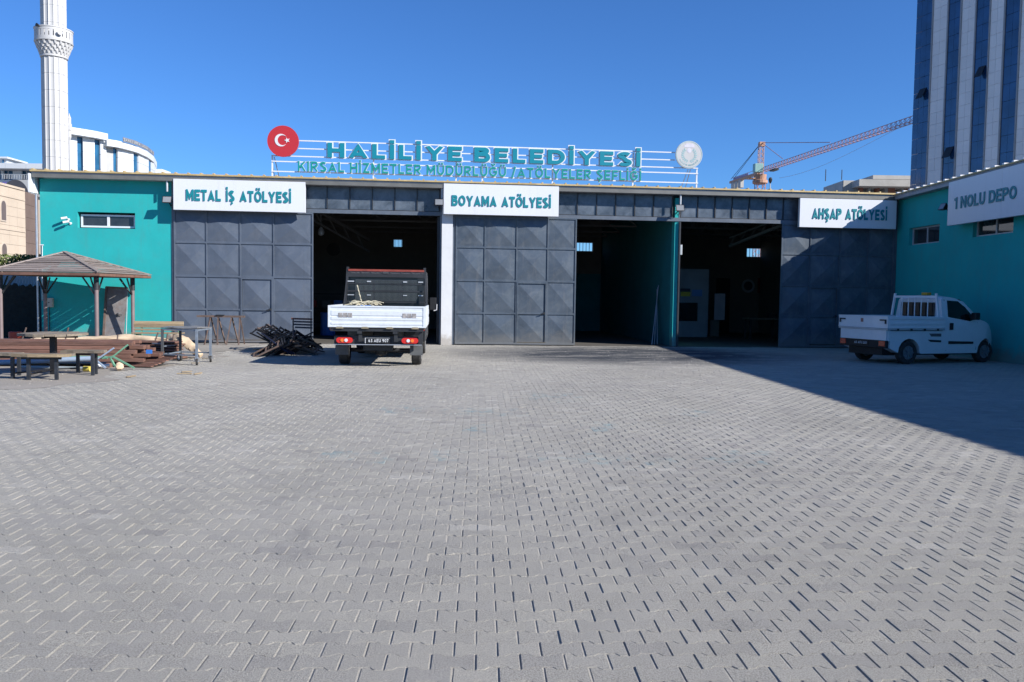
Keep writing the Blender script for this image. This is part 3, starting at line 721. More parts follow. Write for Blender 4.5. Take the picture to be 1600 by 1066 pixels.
for x in (428, 1080):
    a = P(x, 250, Yr); m = MB(); m.bar((a.x + .05, Yr + .9, ZR + .04), (a.x, Yr + .07, 5.95), .025); m.bar((a.x - .12, Yr + .9, ZR + .04), (a.x - .08, Yr + .07, 5.95), .02); part('stay', m, ALU, rs)
def roofrow(s, xa, ya, xb, yb, cap_px, mat, fat, gap, out_, spc, sq=None):
    a, b = P(xa, ya, Yr), P(xb, yb, Yr); zb_ = (a.z + b.z) / 2; dz = (b.z - a.z) * .25
    cap = cap_px * (Yr / FPX)
    args = dict(fat=fat, gap=gap, space=spc)
    A = text(s, b.x - a.x, cap, .05, **args); B_ = text(s, b.x - a.x, cap, .03, outline=out_, **args)
    place_text(A, (a.x, Yr - .012, zb_), (1, 0, 0), (0, 0, 1)); place_text(B_, (a.x, Yr + .0, zb_), (1, 0, 0), (0, 0, 1))
    for (ch, m), (_, m2) in zip(A, B_):
        if ch == '/': part('slash', m, mat, rs); part('slash_border', m2, WHITE, rs); continue
        l = part('letter', m, mat, rs); part('letter_border', m2, WHITE, l)
roofrow('HALİLİYE BELEDİYESİ', 512, 246, 1000, 261, 22, LETTERB, .045, .17, .045, .30)
roofrow('KIRSAL HİZMETLER MÜDÜRLÜĞÜ /ATÖLYELER ŞEFLİĞİ', 466, 268.5, 1001, 282, 15, LETTERG, .020, .16, .024, .34)
# round flag badge
def disc(cx_, cz_, r, y0, y1, n=48): 
    return MB().prism([(cx_ + r * math.cos(2 * math.pi * k / n), cz_ + r * math.sin(2 * math.pi * k / n)) for k in range(n)], y0, y1)
c0 = P(443, 221.5, Yr); r0 = 23.3 * Yr / FPX
fb = thing('flag_badge', 'round red board with white crescent and star at the left end of the rooftop rails', 'sign', (c0.x, Yr, c0.z - r0))
part('board', disc(c0.x, c0.z, r0, Yr - .09, Yr - .03), REDP, fb)
cc = P(440, 220, Yr); ro = r0 * .40; pts_ = []
for k in range(33):
    a_ = R(38) + (R(360 - 76)) * k / 32; pts_.append((cc.x + ro * math.cos(a_), cc.z + ro * math.sin(a_)))
ri = ro * .80; cxi = cc.x + ro * .25
a1 = math.atan2(pts_[-1][1] - cc.z, pts_[-1][0] - cxi); a0 = math.atan2(pts_[0][1] - cc.z, pts_[0][0] - cxi)
inner = [(cxi + ri * math.cos(a0 + (a1 + 2 * math.pi - a0) * k / 32), cc.z + ri * math.sin(a0 + (a1 + 2 * math.pi - a0) * k / 32)) for k in range(33)]
m = MB(); O_ = pts_; I_ = inner; n = 33
vs = [(x, Yr - .10, z) for x, z in O_] + [(x, Yr - .10, z) for x, z in I_] + [(x, Yr - .088, z) for x, z in O_] + [(x, Yr - .088, z) for x, z in I_]
m.add(vs, [(k, k + 1, n + k + 1, n + k) for k in range(n - 1)] + [(k, k + 1, 2 * n + k + 1, 2 * n + k) for k in range(n - 1)] + [(n + k, n + k + 1, 3 * n + k + 1, 3 * n + k) for k in range(n - 1)])
part('crescent', m, WHITE, fb)
sc = P(449.5, 220.2, Yr); rs_ = r0 * .19
star = [(sc.x + (rs_ if k % 2 == 0 else rs_ * .39) * math.cos(math.pi + k * math.pi / 5), sc.z + (rs_ if k % 2 == 0 else rs_ * .39) * math.sin(math.pi + k * math.pi / 5)) for k in range(10)]
part('star', MB().prism(star, Yr - .102, Yr - .089), WHITE, fb)
# round municipal emblem
c1 = P(1075.5, 242.5, Yr); r1 = 21.6 * Yr / FPX
mbg = thing('emblem_badge', 'round white board with faded teal laurel emblem at the right end of the rooftop rails', 'sign', (c1.x, Yr, c1.z - r1))
part('board', disc(c1.x, c1.z, r1, Yr - .09, Yr - .03), MARBLE, mbg)
FADE = M('faded_teal', (.22, .42, .44), .6, var=.15, scale=8); FADE2 = M('faded_lilac', (.56, .54, .60), .6, var=.1, scale=8)
m = MB(); n = 48; ra, rb = r1 * .955, r1 * .925
vs = [(c1.x + q * math.cos(2 * math.pi * k / n), Yr - .0935, c1.z + q * math.sin(2 * math.pi * k / n)) for q in (ra, rb) for k in range(n)]
m.add(vs, [(k, (k + 1) % n, n + (k + 1) % n, n + k) for k in range(n)]); part('ring', m, FADE, mbg)
for s in (-1, 1):
    m = MB()
    for k in range(8):
        th = R(-80 + 17 * k); bx_, bz_ = c1.x + s * r1 * .46 * math.cos(th), c1.z - r1 * .02 + r1 * .46 * math.sin(th)
        for side, ln in ((1, .20), (-1, .15)):
            da = th + R(90) - side * R(38); ex, ez = bx_ + s * math.cos(da) * r1 * ln, bz_ + math.sin(da) * r1 * ln
            nx, nz = (ez - bz_) * .22, -(ex - bx_) * .22; mx_, mz_ = (bx_ + ex) / 2, (bz_ + ez) / 2
            m.add([(bx_, Yr - .094, bz_), (mx_ + nx, Yr - .094, mz_ + nz), (ex, Yr - .094, ez), (mx_ - nx, Yr - .094, mz_ - nz)], [(0, 1, 2, 3)])
    part('laurel_branch', m, FADE, mbg)
m = MB(); m.box(c1.x - r1 * .38, c1.x + r1 * .38, Yr - .094, Yr - .091, c1.z + r1 * .52, c1.z + r1 * .72); m.box(c1.x - r1 * .28, c1.x + r1 * .28, Yr - .0945, Yr - .0915, c1.z + r1 * .72, c1.z + r1 * .80); m.prism([(c1.x + .17 * r1 * math.cos(2 * math.pi * k / 12), c1.z + r1 * .3 + .17 * r1 * math.sin(2 * math.pi * k / 12)) for k in range(12)], Yr - .0938, Yr - .0912); part('emblem', m, FADE2, mbg)
s = 'HALİLİYE BELEDİYESİ'
for k, ch in enumerate(s):
    if ch == ' ': continue
    th = R(-150 + 120 * k / (len(s) - 1)); g = text(ch, r1 * (.035 if ch in 'İ' else .075), r1 * .11, .003, .01)
    ctr = Vector((c1.x + r1 * .82 * math.cos(th), Yr - .0925, c1.z + r1 * .82 * math.sin(th))); xd = Vector((-math.sin(th), 0, math.cos(th))); zd = Vector((-math.cos(th), 0, -math.sin(th)))
    place_text(g, ctr - xd * r1 * .04, xd, zd, (0, 1, 0)); part('letter', g[0][1], FADE, mbg)

# ================================================================== FLOODLIGHTS, CAMERAS
def floodlight(px_, py_, Yw, label, arm=.38, tilt=-.35, side=False, sz=1.0):
    if side:
        yw = ywall(px_, py_, -arm); c = Vector((wallx(yw) - arm, yw, P(px_, py_, yw).z))
    else: c = P(px_, py_, Yw - arm)
    t = thing('floodlight', label, 'lamp', tuple(c), R(-90) if side else 0, 'floodlights on the walls')
    Rx = Matrix.Rotation(tilt, 4, 'X'); hw, hh = .14 * sz, .11 * sz
    def tm(mb): mb.v = [tuple(Rx @ Vector(v)) for v in mb.v]; return mb
    m = MB(); m.hexa([(-hw, -.05, -hh), (hw, -.05, -hh), (hw * .7, .05, -hh * .7), (-hw * .7, .05, -hh * .7), (-hw, -.05, hh), (hw, -.05, hh), (hw * .7, .05, hh * .7), (-hw * .7, .05, hh * .7)])
    for k in range(5): m.box(-hw * .6 + k * hw * .3, -hw * .6 + k * hw * .3 + .01, .05, .075, -hh * .6, hh * .6)
    part('housing', tm(m), BLACK, t, world=False)
    m = MB(); m.box(-hw * .86, hw * .86, -.056, -.051, -hh * .84, hh * .84); part('lens', tm(m), M('flood_glass', (.22, .23, .24), .2), t, world=False)
    m = MB(); m.bar((-hw - .012, 0, 0), (-hw - .012, .10, -.05), .012, .03); m.bar((hw + .012, 0, 0), (hw + .012, .10, -.05), .012, .03); m.bar((-hw - .012, .10, -.05), (hw + .012, .10, -.05), .03, .012); m.bar((0, .10, -.05), (0, arm, -.12), .025)
    m.path([(0, .08, -.03), (.05, .16, -.16), (.02, .28, -.2), (0, arm - .02, -.1)], .008, 6)
    part('bracket', m, BLACK, t, world=False)
floodlight(261.5, 313, D, 'black floodlight beside the METAL İŞ ATÖLYESİ board, above the teal wall')
floodlight(686, 317, D, 'black floodlight beside the BOYAMA ATÖLYESİ board, over the white pillar')
floodlight(1062, 326, D, 'black floodlight between two open workshop bays, below the roof edge')
floodlight(1474, 324, D, 'black floodlight at the left end of the 1 NOLU DEPO board on the shaded wall', side=True, tilt=-.45)
for (x, y, lab) in ((101.5, 341, 'upper left white security camera on the teal wall'), (104.5, 347, 'lower white security camera on the teal wall')):
    c = P(x, y, D - .16); t = thing('security_camera', lab, 'camera', tuple(c), 0, 'security cameras on the teal wall')
    m = MB(); m.tube((-.10, -.05, -.02), (.06, .02, .02), .038, 12); part('housing', m, WHITE, t, world=False, smooth=True)
    m = MB(); m.tube((-.106, -.053, -.0215), (-.10, -.05, -.02), .028, 12); part('lens', m, BLACK, t, world=False)
    m = MB(); m.tube((.03, .02, .0), (.05, .158, -.03), .015, 8); m.tube((.05, .13, -.03), (.05, .158, -.03), .04, 10); part('mount', m, WHITE, t, world=False)

# ================================================================== FLATBED TRUCK
tk = thing('flatbed_truck', 'truck with a white drop-side bed and black headboard, parked facing the open left bay', 'truck', (-1.13, 19.6, 0), R(-1.2))
LW = dict(world=False)
def wheel(parent, x, y, r, wdt, ax, rimmat=ALU, name='wheel', dish=.0, twin=False):
    """ax: axle direction vector; returns tyre wheel part with rim sub-part"""
    a = Vector(ax); c = Vector((x, y, r)); m = MB()
    prof = [(r * .62, -wdt / 2), (r * .93, -wdt / 2), (r, -wdt * .36), (r, wdt * .36), (r * .93, wdt / 2), (r * .62, wdt / 2)]
    u = Vector((0, 0, 1)); v = a.cross(u); n = 28; vs = []
    for rr, d in prof:
        for k in range(n): t = 2 * math.pi * k / n; vs.append(c + a * d + (u * math.cos(t) + v * math.sin(t)) * rr)
    fs = [(i * n + k, i * n + (k + 1) % n, (i + 1) * n + (k + 1) % n, (i + 1) * n + k) for i in range(5) for k in range(n)]
    m.add(vs, fs); w_ = part(name, m, RUBBER, parent, world=False, smooth=True)
    m = MB(); m.tube(c - a * wdt * .40, c + a * wdt * .40, r * .62, 24)
    m.tube(c + a * wdt * .40, c + a * wdt * .50, r * .15, 12); 
    for k in range(8):
        t = 2 * math.pi * k / 8; d = u * math.cos(t) + v * math.sin(t)
        m.bar(c + a * wdt * .42 + d * r * .12, c + a * wdt * .44 + d * r * .58, .03, .04, hint=a)
    part('rim', m, rimmat, w_, world=False); return w_
wheel(tk, .83, 0, .335, .22, (1, 0, 0)); wheel(tk, -.83, 0, .335, .22, (-1, 0, 0))
wheel(tk, .83, 3.7, .335, .21, (1, 0, 0)); wheel(tk, -.83, 3.7, .335, .21, (-1, 0, 0))
Yt, YH = -1.05, 1.55
m = MB(); xl, xr, zb, zt = -1.075, 1.065, .90, 1.375
t_ = .03                                               # tailgate with pressed ribs
m.box(xl, xr, Yt + .012, Yt + t_, zb, zt)
m.box(xl, xr, Yt, Yt + .0115, zt - .035, zt); m.box(xl, xr, Yt, Yt + .0115, zb, zb + .03); m.box(xl, xl + .05, Yt + .0005, Yt + .011, zb + .03, zt - .035); m.box(xr - .06, xr, Yt + .0005, Yt + .011, zb + .03, zt - .035)
for z0, z1 in ((1.15, 1.275), (1.05, 1.13), (.945, 1.01)): 
    m.prism([(Yt + .012, z0), (Yt + .002, z0 + .012), (Yt + .002, z1 - .012), (Yt + .012, z1)], xl + .07, xr - .08, 'x')
tg = part('tailgate', m, WHITED, tk, **LW)
for x0, k in ((-.85, 3), (.55, 3)):
    m = MB()
    for i in range(3):
        m.box(x0 + i * .105, x0 + i * .105 + .09, Yt - .003, Yt + .0018, 1.115, 1.215)
    part('reflector', m, M('worn_reflector', (.30, .28, .27), .4, var=.45, scale=14), tg, **LW)
for x in (-.82, -.27, .27, .83):
    m = MB(); m.box(x - .06, x + .06, Yt - .018, Yt - .001, zb - .035, zb + .012); m.tube((x - .08, Yt - .012, zb - .02), (x + .08, Yt - .012, zb - .02), .014, 8); part('hinge', m, M('brass_hinge', (.35, .30, .2), .5, .5, var=.3), tg, **LW)
for s in (-1, 1):
    m = MB(); x = xr if s > 0 else xl; m.box(x - .03 * (s > 0), x + .03 * (s < 0), Yt + t_ + .001, YH, zb, zt)
    m.box(x - (0 if s > 0 else .008), x + (.008 if s > 0 else 0), Yt + .1, YH - .05, 1.15, 1.27); m.box(x - (0 if s > 0 else .008), x + (.008 if s > 0 else 0), Yt + .1, YH - .05, .96, 1.08)
    part('side_board', m, WHITED, tk, **LW)
m = MB(); m.box(xl + .02, xr - .02, Yt + .04, YH, zb - .035, zb + .005); part('bed_floor', m, WOODG, tk, **LW)
m = MB(); m.box(xl + .05, xr - .05, Yt + .02, Yt + .08, zb - .09, zb - .036); 
for y in (-.5, .1, .7, 1.3): m.box(xl + .05, xr - .05, y, y + .06, zb - .09, zb - .036)
for x in (-.42, .36): m.box(x, x + .08, -.95, 4.2, .58, .80)
for x in (-.38, .40): m.box(x - .06, x + .04, Yt + .0, Yt + .05, .76, .81)
m.tube((-.7, 0, .335), (.7, 0, .335), .05, 10); m.lathe([(0.01, -.15), (.13, -.1), (.15, 0), (.13, .1), (.01, .15)], 14, (0, 0, .335))
m.box(-.35, .30, -.60, -.1, .36, .50)
part('chassis', m, DARK, tk, **LW)
m = MB(); m.box(-.96, .99, Yt + .10, Yt + .15, .50, .525); m.box(-.96, .99, Yt + .16, Yt + .20, .52, .70); m.box(.90, .99, Yt + .10, Yt + .3, .50, .84); part('rear_bumper', m, DARK, tk, **LW)
m = MB(); m.box(-.96, .98, Yt + .085, Yt + .099, .505, .522); part('bumper_edge', m, ALU, tk, **LW)
def trucklight(x0, x1, flip):
    m = MB(); n_ = 14; r_ = .062; zc = .61
    o_ = [(x0 + r_ + r_ * math.cos(a), zc + r_ * math.sin(a)) for a in [math.pi / 2 + math.pi * k / 8 for k in range(9)]] + [(x1 - r_ + r_ * math.cos(a), zc + r_ * math.sin(a)) for a in [-math.pi / 2 + math.pi * k / 8 for k in range(9)]]
    m.prism(o_, Yt + .05, Yt + .10); l = part('tail_light', m, REDL, tk, **LW)
    for u, mt in ((.36, ORL), (.60, CLRL)):
        u = 1 - u if flip else u; m = MB(); xc = x0 + (x1 - x0) * u; m.tube((xc, Yt + .035, zc), (xc, Yt + .051, zc), .038, 16); part('lamp_lens', m, mt, l, **LW)
trucklight(-.90, -.54, False); trucklight(.53, .90, True)
m = MB(); m.box(-.27, .27, Yt + .075, Yt + .085, .545, .665); pl = part('number_plate', m, M('black_plate', (.012, .012, .014), .3), tk, **LW)
PLW = M('plate_white', (.6, .62, .64), .5)
def plate_text(s, x0, x1, z0, cap, y, parent, mat):
    for ch, mm in place_text(text(s, x1 - x0, cap, .002, .02, gap=.14), (x0, y, z0), (1, 0, 0), (0, 0, 1)): part('character', mm, mat, parent, **LW)
plate_text('63 AEU 907', -.20, .24, .57, .07, Yt + .0745, pl, PLW)
m = MB(); m.box(-.275, -.262, Yt + .072, Yt + .0745, .545, .665); m.box(-.262, .27, Yt + .072, Yt + .0745, .66, .665); part('plate_border', m, PLW, pl, **LW)
for x0 in (-.97, .70):
    m = MB(); m.box(x0, x0 + .29, -.62, -.60, .26, .50); part('mudflap', m, M('grey_mudflap', (.085, .09, .095), .75, var=.3, scale=5), tk, **LW)
m = MB(); m.box(xl + .03, xl + .2, Yt + .06, Yt + .075, .835, .865); m.box(xr - .2, xr - .03, Yt + .06, Yt + .075, .835, .865); part('side_marker', m, REDL, tk, **LW)
# headboard
m = MB(); zh = 2.31
for s in (-1, 1): m.bar((s * 1.05, YH + .04, .9), (s * .955, YH + .04, zh), .05, .06, hint=(1, 0, 0)); m.bar((s * 1.05, YH - .30, 1.0), (s * .97, YH + .04, 2.1), .03)
m.box(-.95, .95, YH + .02, YH + .05, 2.06, 2.15); m.box(-.97, .97, YH + .02, YH + .05, 1.69, 1.73); m.box(-1.0, 1.0, YH + .02, YH + .05, 1.42, 1.46)
m.box(-.96, .96, YH + .02, YH + .05, 1.88, 1.905); 
hb = part('headboard', m, DARK, tk, **LW)
m = MB(); m.box(-.945, .945, YH + .0, YH + .05, 2.205, 2.255); part('top_bar', m, M('rusty_red_bar', (.24, .045, .03), .6, var=.3, scale=6), hb, **LW)
m = MB()
for x in (-.88, -.62, -.37, -.12, .1, .38, .64, .89): m.box(x - .018, x + .018, YH + .008, YH + .019, 2.165, 2.19)
m.box(-.08, .05, YH + .005, YH + .018, 2.15, 2.20); m.box(-.95, .95, YH + .02, YH + .05, 2.151, 2.203); part('bolt_strip', m, M('dark_strip', (.06, .06, .065), .5, var=.6, scale=30), hb, **LW)
m = MB()
for k in range(52): x = -.76 + k * .03; m.box(x - .003, x + .003, YH + .03, YH + .036, 1.47, 1.99)
for k in range(18): z = 1.48 + k * .03; m.box(-.77, .77, YH + .0365, YH + .042, z - .003, z + .003)
ms = part('mesh_guard', m, M('mesh_grey', (.10, .11, .12), .5), hb, **LW); ms['kind'] = 'stuff'
m = MB()
for x0, x1 in ((-.96, -.80), (-.48, -.38), (.42, .52), (.80, .92)):
    m.box(x0, x1, YH + .012, YH + .029, 1.935, 1.965); m.box(x0, x1, YH + .012, YH + .029, 1.60, 1.62)
part('mesh_clamp', m, GALV, hb, **LW)
# cab
CABM = M('dark_cab_paint', (.012, .013, .016), .3, coat=.4)
m = MB(); m.prism([(1.75, .55), (1.75, 2.16), (1.95, 2.24), (3.5, 2.24), (3.9, 2.1), (4.45, 1.35), (4.75, 1.2), (4.85, .9), (4.85, .45), (4.1, .42), (3.98, .62), (3.7, .74), (3.42, .62), (3.3, .42), (1.75, .42)], -.98, .98, 'x')
cb = part('cab', m, CABM, tk, bev=.04, **LW)
m = MB(); m.box(-.78, -.36, 1.735, 1.749, 1.48, 1.98); m.box(-.3, .34, 1.735, 1.749, 1.48, 1.98); m.box(.4, .78, 1.735, 1.749, 1.48, 1.98); part('rear_window', m, GL_V, cb, **LW)
for s in (-1, 1):
    m = MB(); m.box(s * 1.14 - .09, s * 1.14 + .09, 3.55, 3.64, 1.22, 1.56); m.bar((s * .98, 3.6, 1.3), (s * 1.08, 3.6, 1.3), .03); m.bar((s * .98, 3.6, 1.48), (s * 1.08, 3.6, 1.48), .03)
    mr = part('wing_mirror', m, BLACK, tk, bev=.012, **LW)
    m = MB(); m.path([(s * 1.16, 3.54, 1.2), (s * 1.24, 3.54, 1.22), (s * 1.245, 3.54, 1.38)], .012, 6); part('mirror_trim', m, WHITE, mr, **LW)
# load
ld = thing('load_bundle', 'straw coloured rope net and small cardboard crate in the bed of the truck', 'bundle', (-1.13 - .42, 19.6 + 1.0, .905))
m = MB(); m.box(-.34, .30, -.2, .2, 0, .44); part('crate', m, M('cardboard', (.34, .27, .17), .85, var=.2), ld, **LW)
m = MB(); m.box(-.12, .12, -.205, -.201, .2, .46); part('label_sheet', m, BLUE, ld, **LW)
ST = M('straw', (.50, .46, .34), .9, var=.3, scale=20)
m = MB(); rnd = random.Random(3)
for k in range(34):
    x, y = rnd.uniform(-.30, .26), rnd.uniform(-.25, .25); a = rnd.uniform(-.4, .4); l = rnd.uniform(.10, .22); z = .45 + rnd.uniform(0, .09)
    m.path([(x - l, y, z - .02), (x, y + .02, z + .03), (x + l * math.cos(a), y + l * math.sin(a), z - .01 - rnd.uniform(0, .04))], .012, 5)
part('rope', m, ST, ld, kind='stuff', **LW)
m = MB(); m.path([(-.1 - .12 * (k / 8), 0, .5 + .055 * k) if k % 2 else (-.115 - .11 * (k / 8), .02, .5 + .055 * k) for k in range(9)], .014, 6); part('rope_end', m, ST, ld, **LW)

# ================================================================== PICKUP VAN
va = thing('pickup_van', 'small white pickup van with drop-side bed, parked in the shade nose to the wall', 'van', (12.24, 21.36, 0), R(14.5))
def vy(x, z, y):                                      # body narrows upward and towards the nose
    s = 1.0
    if z > 1.0: s *= 1 - .17 * min(1, (z - 1.0) / .8)
    if x > 2.6: s *= 1 - .22 * min(1, (x - 2.6) / .72) ** 2
    return y * s
def arch(cx_, r, n_=9, zc=.30, z0=.30): return [(cx_ + r * math.cos(math.pi - math.pi * k / (n_ - 1)), zc + r * math.sin(math.pi * k / (n_ - 1))) for k in range(n_)]
prof = [(-.70, .44)] + arch(0, .37) + [(.40, .27), (2.36, .27)] + arch(2.75, .37) + [(3.2, .30), (3.29, .42), (3.30, .62), (3.24, .82), (3.10, .98), (2.85, 1.08), (2.55, 1.15), (2.42, 1.20), (2.05, 1.55), (1.86, 1.72), (1.65, 1.79), (1.40, 1.82), (1.22, 1.80), (1.16, 1.74), (1.12, .87), (-.70, .87)]
m = MB(); m.prism([(x, z) for x, z in prof], -.84, .84, 'y')
me = m.mesh('van_body', VANW)
bm = bmesh.new(); bm.from_mesh(me)
for co, no in [((0, 0, z), (0, 0, 1)) for z in (.5, .7, .95, 1.05, 1.2, 1.35, 1.5, 1.65, 1.75)] + [((x, 0, 0), (1, 0, 0)) for x in (1.2, 1.6, 2.0, 2.4, 2.7, 2.9, 3.05, 3.18, 3.26)] + [((0, y, 0), (0, 1, 0)) for y in (-.6, -.3, 0, .3, .6)]:
    g = bm.verts[:] + bm.edges[:] + bm.faces[:]; bmesh.ops.bisect_plane(bm, geom=g, plane_co=co, plane_no=no, dist=1e-5)
for v in bm.verts:
    x, y, z = v.co; v.co.y = vy(x, z, y)
    if x > 2.6: v.co.x = x - .20 * (abs(y) / .84) ** 2.5 * min(1, (x - 2.6) / .5)
    if z > 1.7: v.co.z = z - .05 * (abs(y) / .84) ** 3
bm.to_mesh(me); bm.free()
for p in me.polygons: p.use_smooth = True
me.set_sharp_from_angle(angle=R(28))
vb = obj('body', me, va)
def vs_(x, z, o=.004):                                # point on the camera side
    return (x - (.20 * min(1, (x - 2.6) / .5) if x > 2.6 else 0), vy(x, z, -.84) - o, z)
def panel(name, pts_, mat, parent, o=.004, label=None):
    for s in (1, -1):
        m = MB(); F_ = [vs_(x, z, o) for x, z in pts_]; B__ = [vs_(x, z, -.03) for x, z in pts_]
        F_ = [(a, b * s, c) for a, b, c in F_]; B__ = [(a, b * s, c) for a, b, c in B__]; n_ = len(pts_)
        m.add(F_ + B__, [tuple(range(n_))] + [(k, (k + 1) % n_, n_ + (k + 1) % n_, n_ + k) for k in range(n_)])
        part(name, m, mat, parent, label=label, **LW)
panel('side_window', [(1.34, 1.24), (1.36, 1.68), (1.74, 1.66), (1.98, 1.50), (2.30, 1.18), (2.1, 1.13)], GL_V, va)
panel('side_trim', [(1.34, .52), (1.34, .60), (2.22, .58), (2.22, .52)], BLACK, va, .012)
panel('side_vent', [(.66, .80), (.74, .72), (1.08, .72), (1.08, .80)], M('vent_grey', (.10, .10, .11), .6), va, .003)
panel('side_slot', [(.62, .64), (.72, .58), (1.08, .57), (1.08, .62)], BLACK, va, .008)
panel('door_gap', [(1.26, .34), (1.26, 1.7), (1.272, 1.7), (1.272, .34)], BLACK, va, .002)
panel('door_gap', [(2.32, .36), (2.36, 1.1), (2.372, 1.1), (2.332, .36)], BLACK, va, .002)
for s in (-1, 1):
    m = MB(); m.box(1.36, 1.47, s * .855 - .012, s * .855 + .012, .90, 1.08); part('door_handle', m, BLACK, va, **LW)
    m = MB(); m.box(2.05, 2.22, s * .95 - .09, s * .95 + .07, 1.17, 1.36); part('wing_mirror', m, BLACK, va, bev=.03, **LW)
    m = MB(); m.hexa([(2.80, s * .70, .74), (2.95, s * .52, .74), (2.90, s * .50, .90), (2.74, s * .72, .95), (2.98, s * .70, .76), (3.16, s * .55, .76), (3.08, s * .54, .90), (2.90, s * .71, .93)]); part('headlight', m, CLRL, va, **LW)
m = MB(); m.hexa([(2.44, -.70, 1.20), (2.44, .70, 1.20), (1.88, .62, 1.70), (1.88, -.62, 1.70), (2.47, -.70, 1.21), (2.47, .70, 1.21), (1.91, .62, 1.72), (1.91, -.62, 1.72)]); part('windscreen', m, GL_V, va, **LW)
HUB = M('hub_cap', (.22, .23, .25), .4, .4)
for x, s in ((0, -1), (2.75, -1), (0, 1), (2.75, 1)): wheel(va, x, s * (.73 if x < 1 else .665), .30, .19, (0, s, 0), HUB)
m = MB(); m.box(-.66, 3.0, -.60, .60, .22, .45); m.tube((0, -.7, .3), (0, .7, .3), .05, 8); part('underbody', m, BLACK, va, **LW)
# bed
BX0, BX1, BZ0, BZ1 = -.78, 1.16, .90, 1.25
m = MB()
for s in (-1, 1):
    m.box(BX0 + .03, BX1, s * .87 - .012, s * .87 + .012, BZ0 + .04, BZ1)
    for z0, z1 in ((1.16, 1.25), (1.02, 1.11), (.93, .98)): m.prism([(s * .882, z0), (s * .895, z0 + .015), (s * .895, z1 - .015), (s * .882, z1)], BX0 + .06, BX1 - .03, 'x')
    part('side_board', m, VANW, va, **LW); m = MB()
m = MB(); m.box(BX0, BX1, -.885, .885, BZ0 - .01, BZ0 + .03); part('bed_floor', m, GALV, va, **LW)
m = MB(); m.box(BX0 - .0, BX0 + .028, -.885, .885, BZ0 + .04, BZ1)
m.box(BX0 - .01, BX0 - .0005, -.885, .885, BZ1 - .03, BZ1); m.box(BX0 - .01, BX0 - .0005, -.885, .885, BZ0 + .04, BZ0 + .07)
tg2 = part('tailgate', m, VANW, va, **LW)
for y0, y1 in ((-.84, -.62), (.62, .84)):
    m = MB(); m.box(BX0 - .022, BX0 - .0105, y0, y1, 1.13, 1.165); m.box(BX0 - .02, BX0 - .0105, y1 - .05 if y0 > 0 else y0, y1 if y0 > 0 else y0 + .05, 1.05, 1.13); part('latch', m, DARK, tg2, **LW)
m = MB(); m.box(BX0 - .006, BX0 - .0008, -.03, .06, 1.08, 1.18); part('badge', m, M('faded_badge', (.35, .16, .13), .5), tg2, **LW)
for k in range(4):
    m = MB(); m.box(BX0 + .3 + .45 * k, BX0 + .36 + .45 * k, -.905, -.89, BZ0 - .02, BZ0 + .03); part('hinge', m, DARK, va, **LW)
m = MB(); m.box(BX0 + .02, BX0 + .16, -.82, .82, .62, .885); part('rear_panel', m, VANW, va, **LW)
m = MB(); m.box(BX0 + .01, BX0 + .14, -.84, .84, .42, .615); part('rear_bumper', m, BLACK, va, bev=.01, **LW)
for y0, y1 in ((-.80, -.60), (.60, .80)):
    m = MB(); m.box(BX0 - .005, BX0 + .012, y0, y1, .47, .60); part('tail_light', m, REDL, va, **LW)
m = MB(); m.box(BX0 - .004, BX0 + .009, -.22, .30, .48, .585); pl2 = part('number_plate', m, MATS['black_plate'], va, **LW)
for ch, mm in place_text(text('63 AFU 201', .44, .065, .002, .02, gap=.14), (BX0 - .0045, .26, .50), (0, -1, 0), (0, 0, 1)): part('character', mm, PLW, pl2, **LW)
# ladder frame behind the cab
m = MB(); hx = BX1 - .16
for s in (-1, 1): m.bar((hx, s * .80, BZ1), (hx, s * .70, 1.86), .05, .05)
m.box(hx - .02, hx + .02, -.70, .70, 1.74, 1.80)
for k in range(5): y = -.44 + .22 * k; m.tube((hx, y, BZ1 - .1), (hx, y, 1.74), .014, 8)
part('rack', m, VANW, va, **LW)
m = MB(); m.box(1.085, 1.118, -.56, .56, 1.24, 1.62); part('rear_window', m, GL_V, va, **LW)
m = MB(); m.box(1.30, 1.45, -.12, .08, 1.815, 1.89); part('beacon', m, M('amber_lens', (.45, .25, .02), .3), va, bev=.01, **LW)

